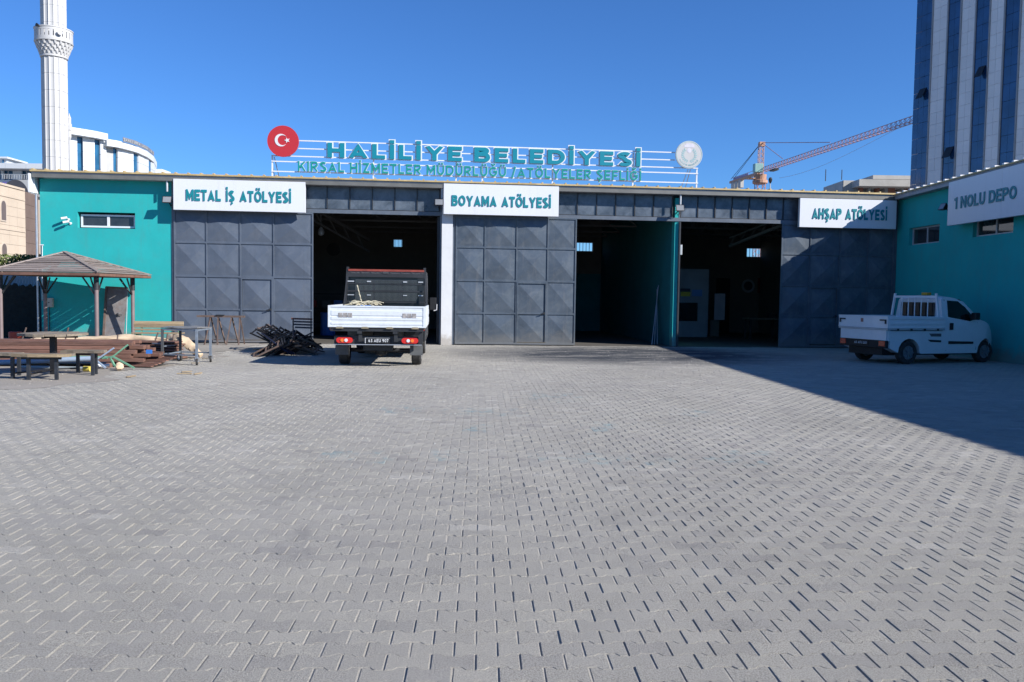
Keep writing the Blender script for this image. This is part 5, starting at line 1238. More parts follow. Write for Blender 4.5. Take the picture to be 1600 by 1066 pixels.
def wall_sign(x0, x1, y0, y1, Yp, mat, label, cat='sign', name='notice'):
    a, b = P(x0, y1, Yp), P(x1, y0, Yp); m = MB(); m.box(a.x, b.x, Yp - .02, Yp - .003, a.z, b.z); return single(name, m, mat, label, cat, (a.x, Yp, a.z))
wall_sign(1063, 1078.5, 451, 456, Yb, NAVY, 'dark strip notice above the yellow notice on the white cabin')
wall_sign(1063, 1078.5, 456.3, 463, Yb, YELLOW, 'yellow notice on the white cabin in the right bay')
wall_sign(1081, 1097, 453, 463, Yb, M('blue_notice', (.10, .22, .5), .5), 'blue notice to the right of the yellow one on the white cabin')
wall_sign(1115.5, 1133, 459, 500, 35.5, M('pale_board', (.42, .40, .46), .6), 'tall pale board standing right of the white cabin', 'board', 'board')
m = MB(); a, b = P(1109, 529, 35.2), P(1124, 501, 35.2); m.box(a.x, b.x, 35.2, 35.7, 0, b.z); m.box(a.x + .05, b.x - .05, 35.18, 35.199, .15, b.z - .1); single('cabinet', m, CREAM, 'cream cabinet between the white cabin and the dark doorway', 'cabinet', (a.x, 35.2, 0))
wall_sign(1117, 1141, 435, 526, 39.46, M('doorway_shade', (.015, .015, .018), .9), 'doorway painted dark on the back wall of the right bay', 'door', 'door')  # flat near-black sheet: the darkness of the doorway is painted on
fl = thing('wall_flag', 'red flag with white crescent and star on the back wall of the right bay', 'flag', tuple(P(1200, 457, 39.4)))
a, b = P(1184, 457.5, 39.4), P(1215, 435, 39.4); m = MB(); m.box(a.x, b.x, 39.40, 39.42, a.z, b.z); part('cloth', m, M('dull_red_cloth', (.16, .012, .014), .8), fl)
cx3, cz3 = a.x + (b.x - a.x) * .36, (a.z + b.z) / 2; r3 = (b.z - a.z) * .25; m = MB(); n = 24; o3 = []; i3 = []
for k in range(n + 1):
    t = R(35) + R(290) * k / n; o3.append((cx3 + r3 * math.cos(t), 39.396, cz3 + r3 * math.sin(t))); t2 = R(44) + R(272) * k / n; i3.append((cx3 + r3 * .25 + r3 * .78 * math.cos(t2), 39.396, cz3 + r3 * .78 * math.sin(t2)))
m.add(o3 + i3, [(k, k + 1, n + 2 + k, n + 1 + k) for k in range(n)]); part('crescent', m, WHITE, fl)
m = MB(); st = [(cx3 + r3 * 1.15 + r3 * (.5 if k % 2 == 0 else .2) * math.cos(math.pi + k * math.pi / 5), cz3 + r3 * (.5 if k % 2 == 0 else .2) * math.sin(math.pi + k * math.pi / 5)) for k in range(10)]; m.prism(st, 39.390, 39.398); part('star', m, WHITE, fl)
c = P(1169, 447, 39.4); m = MB(); m.v = []; d_ = disc(c.x, c.z, 11 * 39.4 / FPX * .98, 39.40, 39.43); em = thing('round_plaque', 'round pale plaque left of the red flag in the right bay', 'plaque', (c.x, 39.4, c.z)); part('board', d_, M('plaque_grey', (.30, .32, .36), .6), em); part('ring', disc(c.x, c.z, .22, 39.385, 39.398), NAVY, em)
wb = thing('workbench', 'dark workbench with vice at the back of the right bay', 'workbench', (P(1195, 530, 33).x, 33, 0)); a, b = P(1166, 512, 33), P(1217, 504, 33)
m = MB(); m.box(a.x, b.x, 32.7, 33.5, .82, .88); part('top', m, WOODG, wb)
for x in (a.x + .1, b.x - .1):
    for y in (32.8, 33.4): m = MB(); m.box(x - .04, x + .04, y - .04, y + .04, 0, .82); part('leg', m, DARK, wb)
m = MB(); m.box(b.x - .5, b.x - .2, 32.75, 33.0, .88, 1.1); m.tube((b.x - .35, 32.6, 1.02), (b.x - .35, 33.05, 1.02), .03, 8); part('vice', m, DARK, wb)
c = P(1066, 391, D + .3); m = MB(); m.box(8.31, 8.55, D + .3, D + .5, c.z - .16, c.z + .18); single('fuse_box', m, GALV, 'grey fuse box on the partition between the middle and right bays', 'box', (8.31, D + .3, c.z - .16), bev=.01)
for k, (xa, xb, wh) in enumerate(((1018.5, 1033, 'leftmost'), (1022.5, 1035, 'middle'), (1027, 1037.5, 'rightmost'))):
    A0, A1 = P(xa, 536, 28.3 + .15 * k), P(xb, 446 + 3 * k, 29.2 + .1 * k); A0.z = .012; A1.x = min(A1.x, 8.14)
    pipe(A0, A1, .016, ALU, 'thin metal pole leaning on the teal partition, %s of three' % wh, 'metal_pole', 'pole', 'metal poles leaning on the partition', 8)
# first bay: drum, shelf, hanging lamp, fan
m = MB(); c = P(512, 500, 33); m.lathe([(.28, 0), (.29, .02), (.28, .3), (.295, .31), (.28, .33), (.28, .6), (.295, .61), (.28, .63), (.29, .88), (.27, .9)], 20, (c.x, 33, 0)); single('oil_drum', m, BLUE, 'blue oil drum inside the left open bay behind the frame heap', 'drum', (c.x, 33, 0), smooth=True)
c = P(500, 470, 36); shf = thing('shelf', 'dark steel shelf with boxes at the back of the left bay', 'shelf', (c.x, 36, 0))
for z in (.4, 1.0, 1.6): m = MB(); m.box(c.x - .8, c.x + 1.1, 35.8, 36.3, z, z + .04); part('shelf_board', m, DARK, shf)
for x in (c.x - .8, c.x + 1.06): m = MB(); m.box(x, x + .04, 35.8, 36.3, 0, 1.9); part('upright', m, DARK, shf)
for k, (x, mt) in enumerate(((-.5, REDP), (.1, CREAM), (.6, BLUE))): m = MB(); m.box(c.x + x, c.x + x + .35, 35.85, 36.2, 1.041, 1.35); part('box', m, mt, shf)
c = P(501.5, 360, 31); m = MB(); m.tube((c.x, 31, c.z), (c.x, 31, 4.9), .01, 6); m.lathe([(.03, .12), (.11, 0), (.12, -.08), (.10, -.16), (.02, -.2)], 14, (c.x, 31, c.z)); single('pendant_lamp', m, GALV, 'unlit pendant lamp hanging inside the left open bay', 'lamp', (c.x, 31, c.z), smooth=True)
c = P(521, 390, 39.4); m = MB(); m.lathe([(.3, -.1), (.3, .1)], 18, (0, 0, 0)); m.v = [(c.x + a, 39.4 + z_, c.z + b_) for a, b_, z_ in m.v]; m.tube((c.x, 39.25, c.z), (c.x, 39.4, c.z), .08, 10); single('wall_fan', m, DARK, 'dark round fan high on the back wall of the left bay', 'fan', (c.x, 39.3, c.z))

# ================================================================== BACKGROUND: LEFT
def Q(px_, dist):                                     # plan point on a pixel column at a camera distance
    d = ray(px_, 470); d = V(d.x, d.y, 0); return d * dist / d.dot(V(fw.x, fw.y, 0).normalized())
# minaret
mc = Q(90.3, 87); mt = thing('minaret', 'tall white fluted stone minaret with one round balcony, rising behind the teal wall', 'minaret', (mc.x, mc.y, 0))
SR = 1.21; NFL = 16; KM = .857
zb0 = P(90, 92.5, mc.y).z
def flute(t, z): return 1 - .075 * abs(math.sin(NFL * t / 2)) ** .45
def drum(z0, z1, r0, r1):
    m = MB(); m.lathe([(r0 * .985, z0), (r0, z0 + .03), (r1, z1 - .03), (r1 * .985, z1)], 160, fn=flute); part('shaft_drum', m, MARBLE, mt, **LW)
zz0 = 0
DH = zb0 / 15
for _ in range(15): drum(zz0, zz0 + DH - .015, SR, SR); zz0 += DH
zbot = zz0
m = MB(); pr = []; zb_ = zbot; steps = [(1.23, 0), (1.29, .05), (1.29, .22), (1.23, .25)]
m.lathe([(r, zb_ + z) for r, z in steps], 48); part('collar_ring', m, MARBLE, mt, **LW)
for i, (r, dz) in enumerate(((1.31, .26), (1.42, .56), (1.54, .86), (1.66, 1.16))):
    m = MB(); nseg = 20
    m.lathe([(r - .10, zb_ + dz), (r - .04, zb_ + dz + .29)], 40)
    part('bracket_course', m, MARBLE, mt, **LW)
    for k in range(nseg):
        a = 2 * math.pi * (k + (i % 2) * .5) / nseg; c_, s_ = math.cos(a), math.sin(a); w2 = .13
        f = lambda rr, tt, z: (rr * c_ - tt * s_, rr * s_ + tt * c_, zb_ + dz + z)
        m = MB(); m.add([f(r - .12, -w2, .02), f(r - .12, w2, .02), f(r + .02, 0, .0), f(r - .1, -w2, .30), f(r - .1, w2, .30), f(r + .10, -w2 * .8, .30), f(r + .10, w2 * .8, .30)], [(0, 2, 1), (0, 1, 4, 3), (0, 3, 5, 2), (1, 2, 6, 4), (2, 5, 6), (3, 4, 6, 5)])
        part('stalactite', m, MARBLE, mt, **LW)
zp = zb_ + 1.48; m = MB(); m.lathe([(1.73, zp), (1.80, zp + .04), (1.80, zp + .14), (1.75, zp + .18)], 64); part('balcony_floor', m, MARBLE, mt, **LW)
NP = 26
for k in range(NP):                                   # pierced parapet: solid posts between narrow openings
    a0, a1 = 2 * math.pi * (k + .22) / NP, 2 * math.pi * (k + .98) / NP; m = MB(); vs = []
    for r in (1.76, 1.66):
        for z in (zp + .18, zp + 1.28):
            for q in range(4): a = a0 + (a1 - a0) * q / 3; vs.append((r * math.cos(a), r * math.sin(a), z))
    g = lambda r_, z_, q: r_ * 8 + z_ * 4 + q; fs = []
    for q in range(3): fs += [(g(0, 0, q), g(0, 0, q + 1), g(0, 1, q + 1), g(0, 1, q)), (g(1, 0, q), g(1, 1, q), g(1, 1, q + 1), g(1, 0, q + 1))]
    fs += [(g(0, 0, 0), g(0, 1, 0), g(1, 1, 0), g(1, 0, 0)), (g(0, 0, 3), g(1, 0, 3), g(1, 1, 3), g(0, 1, 3))]
    m.add(vs, fs); part('parapet_panel', m, MARBLE, mt, **LW)
m = MB(); m.lathe([(1.65, zp + .18), (1.77, zp + .18), (1.77, zp + .44), (1.65, zp + .44)], 64, caps=False); part('parapet_base', m, MARBLE, mt, **LW)
m = MB(); m.lathe([(1.63, zp + 1.06), (1.77, zp + 1.06), (1.77, zp + 1.30), (1.82, zp + 1.32), (1.82, zp + 1.42), (1.63, zp + 1.42)], 64, caps=False); part('parapet_rail', m, MARBLE, mt, **LW)
a = math.atan2(-mc.y, -mc.x) + .28; m = MB(); c_ = V(1.82 * math.cos(a), 1.82 * math.sin(a), zp + .78); o_ = V(math.cos(a), math.sin(a), 0); m.tube(c_, c_ + o_ * .25, .16, 16, .26); part('loudspeaker', m, M('speaker_grey', (.35, .35, .37), .5), mt, **LW)
m = MB(); c2 = V(1.8 * math.cos(a - 1.1), 1.8 * math.sin(a - 1.1), zp + 1.35); m.tube(c2, c2 + V(math.cos(a - 1.1), math.sin(a - 1.1), 0) * .25, .1, 12, .18); part('loudspeaker', m, DARK, mt, **LW)
zz0 = zp + .2
while zz0 < 40: drum(zz0, zz0 + 1.72, SR - .02, SR - .02); zz0 += 1.73
m = MB(); m.lathe([(1.25, 41), (1.3, 41.2), (.8, 44), (.05, 49)], 32); part('spire', m, GREYC, mt, **LW)

def strip(m, a, b, z0, z1, th=.3):
    """wall piece from plan point a to b, thickness away from the camera"""
    d = (b - a).normalized(); nrm = V(-d.y, d.x, 0)
    if nrm.dot(a) < 0: nrm = -nrm
    A, B_ = a, b; m.hexa([V(A.x, A.y, z0), V(B_.x, B_.y, z0), V(*(B_ + nrm * th).xy, z0), V(*(A + nrm * th).xy, z0), V(A.x, A.y, z1), V(B_.x, B_.y, z1), V(*(B_ + nrm * th).xy, z1), V(*(A + nrm * th).xy, z1)])
# municipal block with curved end
cb_ = thing('courthouse', 'white curved office block with blue glass strips behind the minaret', 'building', tuple(Q(170, 138)))
ZT = 26.8
def dq(x):                                            # camera distance along the front
    pts_ = [(60, 128), (110, 131), (150, 134), (172, 136.5), (190, 138), (215, 142), (232, 147), (243, 153), (247, 160)]
    for (x0, d0), (x1, d1) in zip(pts_, pts_[1:]):
        if x <= x1: return d0 + (d1 - d0) * (x - x0) / (x1 - x0)
    return 160
segs_ = [(100, 110, CLAD), (110, 113.5, GREYC), (113.5, 122, CLAD), (122, 124, CLAD), (124, 133, GL_B), (133, 142, CLAD), (142, 151, CLAD), (151, 160, GL_B), (160, 169, CLAD), (169, 179.5, GREYC), (179.5, 187, GL_B), (187, 199, CLAD), (199, 211, CLAD), (211, 219, GL_B), (219, 227, CLAD), (227, 234.5, CLAD), (234.5, 238.5, GL_B), (238.5, 243, CLAD), (243, 246, CLAD)]
for x0, x1, mtl in segs_:
    a, b = Q(x0, dq(x0)), Q(x1, dq(x1)); gl = mtl is not CLAD; off_ = V(a.x, a.y, 0).normalized() * (.5 if gl else 0)
    zt_ = ZT - 1.05 if x0 < 172 else ZT - 1.9
    if mtl is CLAD:
        z = 0; k = 0
        while z < zt_:
            z2 = min(zt_, z + 2.35); m = MB(); strip(m, a, b, z, z2 - .05); part('cladding_panel', m, mtl, cb_); z = z2
    else:
        m = MB(); strip(m, a + off_, b + off_, 0, zt_); part('glass_strip' if mtl is GL_B else 'recessed_wall', m, mtl, cb_)
        if mtl is GREYC:
            for z in (ZT - 7.6, ZT - 11.8): m = MB(); strip(m, a, b, z, z + .35); part('cornice', m, CLAD, cb_)
m = MB(); xs_ = [100, 118, 136, 154, 172]
for a, b in zip(xs_, xs_[1:]): 
    m = MB(); A, B_ = Q(a, dq(a) - 1.2), Q(b, dq(b) - 1.2); strip(m, A, B_ - (B_ - A).normalized() * .03, ZT - 1.05, ZT, 2); part('parapet', m, CLAD, cb_)
xs_ = [170, 178, 186, 194, 202, 210, 218, 226, 232, 238, 242, 245, 247]
for lvl, (z0, z1, fo) in enumerate(((ZT - 1.9, ZT - 1.33, 1.1), (ZT - 1.30, ZT - .75, .6))):
    for a, b in zip(xs_, xs_[1:]): m = MB(); A, B_ = Q(a, dq(a) - fo), Q(b, dq(b) - fo); strip(m, A, B_, z0, z1, 2.5); part('curved_parapet', m, CLAD, cb_)
m = MB(); A, B_ = Q(243, 158), Q(255, 158); strip(m, A, B_, 23.0, 24.6, 4); part('side_canopy', m, CLAD, cb_)
m = MB(); A, B_ = Q(243, 159), Q(248, 159); strip(m, A, B_, 0, 22.9, 4); part('side_wall', m, GREYC, cb_)
m = MB()
for a, b in ((Q(110, 150), Q(244, 175)),): strip(m, a, b, 0, ZT - 3.2, 15)
part('body', m, CLAD, cb_)
s = 'ŞANLIURFA ADLİYESİ'; xs_t = [195 + (243 - 195) * (k / (len(s) - 1)) ** .93 for k in range(len(s))]
DKL = M('dark_letter', (.05, .05, .06), .5); LBK = M('letter_backing', (.16, .17, .20), .6)
for k, ch in enumerate(s):
    if k < len(s) - 1:
        a, b = Q(xs_t[k], dq(xs_t[k]) - 1.0), Q(xs_t[k + 1], dq(xs_t[k + 1]) - 1.0); m = MB(); strip(m, a, b, ZT - .72, ZT - .02, .05); part('letter_backing', m, LBK, cb_)
    if ch == ' ' or k >= len(s) - 1: continue
    dirx = (b - a).normalized(); g = text(ch, (.22 if ch in 'Iİ' else .72) * min(1, (b - a).length / 1.1), .42, .03, .03)
    place_text(g, V(a.x, a.y, ZT - .60) + dirx * .15 - V(a.x, a.y, 0).normalized() * .12, dirx, (0, 0, 1)); part('letter', g[0][1], GREYC, cb_)
# small white turret piece right of the minaret
A = Q(112.3, 120); m = MB(); m.lathe([(.12, 0), (.12, 23.0), (.25, 23.4), (.22, 24.3), (.30, 24.4), (.34, 25.2), (.24, 25.3), (.24, 25.9), (.28, 26.0), (.12, 26.4), (.02, 26.8)], 12, (A.x, A.y, 0)); single('lamp_turret', m, MARBLE, 'small white stone turret just right of the minaret shaft', 'turret', (A.x, A.y, 0))
# far-left white building
fb_ = thing('office_block', 'low white office block with dark blue windows and purple letters, left of the minaret', 'building', tuple(Q(30, 118)))
def zat(x, y, dist): return P(x, y, Q(x, dist).y).z
za, zb2, zc2 = zat(20, 258.5, 118), zat(20, 266.5, 118), zat(20, 282, 118)
for a, b in ((-60, -20), (-20, 12), (12, 44), (44, 69.5), (69.5, 78)):
    m = MB(); strip(m, Q(a, 116), Q(b, 116) - V(.03, 0, 0), zb2, za, 3); part('parapet', m, CLAD, fb_)
for a, b, gl in ((-60, -12, 0), (-12, 5, 1), (5, 9, 0), (9, 23.5, 1), (23.5, 37, 0), (37, 53, 1), (53, 78, 0)):
    m = MB(); strip(m, Q(a, 118 + (.5 if gl else 0)), Q(b, 118 + (.5 if gl else 0)), zc2, zb2 - .02, .3)
    if gl: m2 = MB(); strip(m2, Q((a + b) / 2 - .3, 118.2), Q((a + b) / 2 + .3, 118.2), zc2, zb2 - .02, .1); part('mullion', m2, CLAD, fb_)
    part('window' if gl else 'wall', m, GL_B if gl else CLAD, fb_)
m = MB(); strip(m, Q(-60, 117.5), Q(78, 117.5), 0, zc2 - .02, 3); part('wall', m, CLAD, fb_)
m = MB(); strip(m, Q(-60, 125), Q(78, 125), 0, za - .4, 12); part('body', m, CLAD, fb_)
m = MB(); strip(m, Q(-20, 119), Q(14.5, 119), za + .02, zat(8, 247, 119), 4); part('roof_house', m, CLAD, fb_)
m = MB(); strip(m, Q(-22, 118.4), Q(15.5, 118.4), zat(8, 248.5, 119), zat(8, 246, 119), 5); part('roof_house_cap', m, CLAD, fb_)
m = MB(); strip(m, Q(7.5, 118.7), Q(9, 118.7), za + .1, zat(8, 250, 119), .2); part('roof_house_window', m, GL_B, fb_)
m = MB()
for k in range(24): q = Q(8 + k * 2.6, 116.6); m.tube((q.x, q.y, zc2), (q.x, q.y, zc2 + .62), .02, 4)
m.bar(V(*Q(5, 116.6).xy, zc2 + .64), V(*Q(70, 116.6).xy, zc2 + .64), .05); part('balcony_railing', m, GALV, fb_)
a, b = Q(8, 117.2), Q(46, 117.2); hz0 = zat(20, 289.5, 117); g = text('HALİLİYE', (b - a).length, zat(20, 284.3, 117) - hz0, .08, .05)
for ch, mm in place_text(g, V(a.x, a.y, hz0), (b - a), (0, 0, 1)): part('letter', mm, PURPLE, fb_)
# arched dark roof
A, B_ = Q(-5, 62), Q(33, 62); R_ = (B_ - A).length / 2; cxy = (A + B_) / 2; zt_ = zat(28, 286.5, 62); ah = thing('arched_roof', 'dark barrel-shaped roof showing over the beige stone building', 'roof', (cxy.x, cxy.y, 0))
dx_ = (B_ - A).normalized(); dy_ = V(-dx_.y, dx_.x, 0); n = 20
A, B_ = Q(6, 60), Q(48, 60); R_ = (B_ - A).length / 2; cxy = (A + B_) / 2; hgt = 1.2; zc_ = zt_ - hgt
ring = [(cxy + dx_ * (-R_ * math.cos(math.pi * k / n)), zc_ + hgt * math.sin(math.pi * k / n)) for k in range(n + 1)]
m = MB(); m.add([V(p.x, p.y, z) for p, z in ring] + [V(*(p + dy_ * 9).xy, z) for p, z in ring], [(k, k + 1, n + 2 + k, n + 1 + k) for k in range(n)] + [tuple(range(n + 1))]); part('vault', m, M('dark_roof_sheet', (.05, .05, .06), .6), ah, smooth=False)
m = MB(); m.add([V(p.x, p.y, z) for p, z in ring[n // 2:]] + [V(*(p + dx_ * 1.2).xy, z) for p, z in ring[n // 2:]], [(k, k + 1, n // 2 + 2 + k, n // 2 + 1 + k) for k in range(n // 2)]); part('side_skin', m, GREYC, ah)
m = MB(); m.box(cxy.x - R_, cxy.x + R_ + 1.2, cxy.y, cxy.y + 8, 0, zc_); part('wall', m, BEIGE, ah)
# beige stone building
bg_ = thing('stone_building', 'beige stone building with arched windows, left of the teal wall', 'building', tuple(Q(20, 44)))
A, Bc, Cc = Q(-90, 38), Q(42, 46), Q(62, 48); zt_ = zat(42, 299, 46)
nc = 9; 
for r in range(14):
    z0, z1 = zt_ * r / 14, zt_ * (r + 1) / 14
    for k in range(nc):
        u0, u1 = k / nc, (k + 1) / nc
        a_, b_ = A.lerp(Bc, u0), A.lerp(Bc, u1); m = MB(); strip(m, a_, b_ - (b_ - a_).normalized() * .012, z0, z1 - .012, .3); part('stone_block', m, BEIGE, bg_)
for zc2 in (zt_ - .55, zat(42, 364, 46)): m = MB(); strip(m, A - V(A.x, A.y, 0).normalized() * .08, Bc - V(Bc.x, Bc.y, 0).normalized() * .08, zc2, zc2 + .12, .1); part('moulding', m, BEIGE, bg_)
m = MB(); strip(m, A - V(A.x, A.y, 0).normalized() * .12, Bc - V(Bc.x, Bc.y, 0).normalized() * .12 , zt_ + .002, zt_ + .12, .5); part('cornice', m, BEIGE, bg_)
SHST = M('shaded_side_stone', (.15, .105, .085), .9, var=.12, scale=1.5, bmp=.2, bscale=6)  # shade on the side face is put into this darker stone colour
for r in range(10): m = MB(); strip(m, Bc + (Cc - Bc).normalized() * .02, Cc, zt_ * r / 10, zt_ * (r + 1) / 10 - .012, .3); part('side_stone_course', m, SHST, bg_)
for zc2, ya, yb, arch_ in ((0, 313, 347, True), (0, 380, 402, True)):
    dist = 45.6; a, b = Q(-7, dist - 3.2), Q(4.6, dist - 2.4); a = A.lerp(Bc, .66); b = A.lerp(Bc, .735)
    outn = V(-(Bc - A).normalized().y, (Bc - A).normalized().x, 0)
    if outn.dot(a) > 0: outn = -outn
    z0, z1 = zat(0, yb, 44), zat(0, ya, 44); w_ = (b - a).length; d_ = (b - a).normalized(); pts_ = [(0, z0), (w_, z0)] + [(w_ / 2 + w_ / 2 * math.cos(math.pi * k / 10), z1 - w_ / 2 + w_ / 2 * math.sin(math.pi * k / 10)) for k in range(11)]
    m = MB(); F_ = [V(*(a + d_ * u + outn * .04).xy, z) for u, z in pts_]; K_ = [V(*(a + d_ * u - outn * .05).xy, z) for u, z in pts_]; n_ = len(pts_)
    m.add(F_ + K_, [tuple(range(n_))] + [(k, (k + 1) % n_, n_ + (k + 1) % n_, n_ + k) for k in range(n_)]); wf = part('window', m, M('window_surround', (.50, .42, .34), .8), bg_)
    cu = sum((u for u, z in pts_)) / n_; cz4 = (z0 + z1) / 2; m = MB(); F2 = [V(*(a + d_ * (w_ / 2 + (u - w_ / 2) * .78) + outn * .05).xy, cz4 + (z - cz4) * .88) for u, z in pts_]; m.add(F2, [tuple(range(n_))]); part('pane', m, M('brown_window', (.13, .09, .07), .3), wf)

# ================================================================== BACKGROUND: RIGHT
tw = thing('office_tower', 'tall office tower with alternating white cladding and dark blue glass stripes, at the right', 'building', tuple(Q(1430, 72)))
T0 = Q(1422, 74); td = V(math.sin(R(11.5)), -math.cos(R(11.5)), 0); tn = V(-td.y, td.x, 0)
if tn.dot(T0) < 0: tn = -tn                            # points away from the camera
def tpix(x):
    d = ray(x, 280); dd = V(d.x, d.y, 0); nn = V(-td.y, td.x, 0); t = T0.dot(nn) / dd.dot(nn); return (dd * t - T0).dot(td)
bounds = [(1426, 1450.5, 'g'), (1450.5, 1452.5, 'f'), (1452.5, 1474, 'p'), (1474, 1476, 'f'), (1476, 1494, 'g'), (1494, 1496.5, 'f'), (1496.5, 1517, 'p'), (1517, 1519, 'f'), (1519, 1539, 'g'), (1539, 1541, 'f'), (1541, 1561.5, 'p'), (1561.5, 1564, 'f'), (1564, 1586, 'g'), (1586, 1588.5, 'f'), (1588.5, 1610, 'p'), (1610, 1612.5, 'f'), (1612.5, 1636, 'g')]
TH = 42.0; CH = .98; TZ0 = 8.0
def tq_(u, z, o): p = T0 + td * u + tn * o; return V(p.x, p.y, z)
def tslab(m, u0, u1, z0, z1, o0, o1): m.hexa([tq_(u0, z0, o0), tq_(u1, z0, o0), tq_(u1, z0, o1), tq_(u0, z0, o1), tq_(u0, z1, o0), tq_(u1, z1, o0), tq_(u1, z1, o1), tq_(u0, z1, o1)])
us = [(tpix(a - 4), tpix(b - 4), k) for a, b, k in bounds]; Uend = us[-1][1]
MULL = M('tower_frame', (.22, .22, .23), .5, .2)
rn = random.Random(17)
for u0, u1, k in us:
    if k == 'f': m = MB(); tslab(m, u0, u1, 0, TH, -.05, .1); part('frame_strip', m, MULL, tw); continue
    ncol = 2 if k == 'p' else (3 if u0 < .1 else 2); z = TZ0; m = MB(); tslab(m, u0, u1, 0, TZ0 - .02, .0, .2); part('base_wall', m, CLADG if k == 'p' else GL_T, tw)
    while z < TH - .01:
        z2 = min(TH, z + (CH if k == 'p' else 1.32))
        for c in range(ncol):
            ua, ub = u0 + (u1 - u0) * c / ncol + .007, u0 + (u1 - u0) * (c + 1) / ncol - .007
            o = rn.uniform(-.004, .004); m = MB()
            if k == 'p': tslab(m, ua, ub, z + .007, z2 - .007, o, .12)
            else:
                t1, t2 = rn.uniform(-.006, .006), rn.uniform(-.006, .006)
                m.hexa([tq_(ua, z + .015, .02 + t1), tq_(ub, z + .015, .02 + t2), tq_(ub, z + .015, .14), tq_(ua, z + .015, .14), tq_(ua, z2 - .015, .02 - t2), tq_(ub, z2 - .015, .02 - t1), tq_(ub, z2 - .015, .14), tq_(ua, z2 - .015, .14)])
            part('cladding_tile' if k == 'p' else 'glass_pane', m, CLADG if k == 'p' else GL_T, tw)
        z = z2
m = MB(); tslab(m, 0.02, Uend, 0, TH, .16, 22); part('body', m, MULL, tw)
for x, y in ((1482, 240), (1526, 114), (1436, 148)):  # tilted-open panes
    u = tpix(x - 4) if x != 1482 else tpix(x - 5.5); u2 = tpix(x + 6); p = T0 + td * u; z = P(x, y, p.y).z; m = MB()
    m.hexa([tq_(u, z - .45, -.5), tq_(u2, z - .45, -.5), tq_(u2, z - .42, -.46), tq_(u, z - .42, -.46), tq_(u, z + .45, -.02), tq_(u2, z + .45, -.02), tq_(u2, z + .45, .04), tq_(u, z + .45, .04)])
    part('open_window', m, BLACK, tw)
m = MB(); m.v = []; A = tpix(1441); B2 = tpix(1449.5)      # pale faded film behind the lowest panes
# unfinished concrete building
un = thing('unfinished_building', 'unfinished grey concrete building with brick infill beyond the roof, left of the tower', 'building', tuple(Q(1370, 95)))
def ubox(x0, x1, y0, y1, dist, mat, name, depth=6):
    a, b = Q(x0, dist), Q(x1, dist); z0, z1 = zat((x0 + x1) / 2, y1, dist), zat((x0 + x1) / 2, y0, dist); m = MB(); strip(m, a, b, max(0, z0), z1, depth); return part(name, m, mat, un)
a, b = Q(1283, 104), Q(1311, 94); m = MB(); z1 = zat(1311, 282, 94); nrm = V(.6, .8, 0)
m.add([V(a.x, a.y, 0), V(b.x, b.y, 0), V(*(b + nrm * 8).xy, 0), V(*(a + nrm * 8).xy, 0), V(a.x, a.y, z1), V(b.x, b.y, z1), V(*(b + nrm * 8).xy, z1), V(*(a + nrm * 8).xy, z1)], [(0, 3, 2, 1), (4, 5, 6, 7), (0, 1, 5, 4), (1, 2, 6, 5), (2, 3, 7, 6), (3, 0, 4, 7)]); part('side_wall', m, M('shaded_concrete', (.19, .19, .20), .9, var=.15), un)  # shaded side of the same concrete, shade put into a darker colour
ubox(1311.5, 1337, 282, 330, 94, CONC, 'wall'); ubox(1337, 1500, 300, 330, 95, CONC, 'wall')
ubox(1336, 1500, 281, 291.5, 92, CONC, 'floor_slab', 4); ubox(1357, 1500, 274.5, 280.6, 97, CONC, 'roof_wall', 8); ubox(1337.5, 1500, 292, 300, 98, M('recess_shade', (.03, .03, .03), .9), 'painted_recess')  # last box is solid: the shade of the recess is its near-black colour
for x, mt_, w_ in ((1337.5, REDBR, 5), (1351, CONC, 3.5), (1365, REDBR, 3), (1377, CONC, 4), (1381, REDBR, 11), (1402, CONC, 3), (1412, REDBR, 8), (1424, CONC, 3)): ubox(x, x + w_, 291.8, 304, 93.5, mt_, 'column' if mt_ is CONC else 'brick_infill', 1)
ubox(1262, 1283, 299, 330, 108, CONC, 'low_wall', 3)
for x, y0, y1 in ((1283.5, 273, 283), (1308.5, 273.5, 281)): a = Q(x, 96); m = MB(); m.tube((a.x, a.y, zat(x, y1, 96)), (a.x, a.y, zat(x, y0, 96) + .6), .05, 5); part('rebar', m, DARK, un)
# tower crane
cr = thing('tower_crane', 'red and orange tower crane with long jib reaching towards the office tower', 'crane', tuple(Q(1182, 120)))
C0 = Q(1182, 120); zj = zat(1190, 270, 120); mastw = .62
def lattice(m, a, b, w_, h_, n, th, hint=(0, 0, 1), tri=False):
    a, b = Vector(a), Vector(b); d = (b - a).normalized(); sx = d.cross(Vector(hint)).normalized() * w_ / 2; sy = sx.cross(d).normalized() * h_
    offs = [-sx, sx, sx + sy, -sx + sy] if not tri else [-sx, sx, sy]
    for o in offs: m.bar(a + o, b + o, th, th)
    for k in range(n):
        p, q = a.lerp(b, k / n), a.lerp(b, (k + 1) / n); md = (p + q) / 2
        for i in range(len(offs)):
            o1, o2 = offs[i], offs[(i + 1) % len(offs)]; m.bar(p + o1, (md if tri else q) + o2, th * .55, th * .55)
            if tri: m.bar(md + o2, q + o1, th * .55, th * .55)
m = MB(); lattice(m, V(C0.x, C0.y - mastw, 0), V(C0.x, C0.y - mastw, zj - 1.2), mastw * 1.8, mastw * 1.8, 18, .10, hint=(0, 1, 0)); part('mast', m, CRANEP, cr)
m = MB(); m.lathe([(.9, zj - 1.6), (1.05, zj - 1.5), (1.05, zj - 1.1), (.8, zj - 1.0), (.9, zj - .3)], 16, (C0.x, C0.y, 0)); m.box(C0.x - 2.0, C0.x + .8, C0.y - .5, C0.y + .5, zj - .95, zj - .8); part('slewing_ring', m, CRANEO, cr)
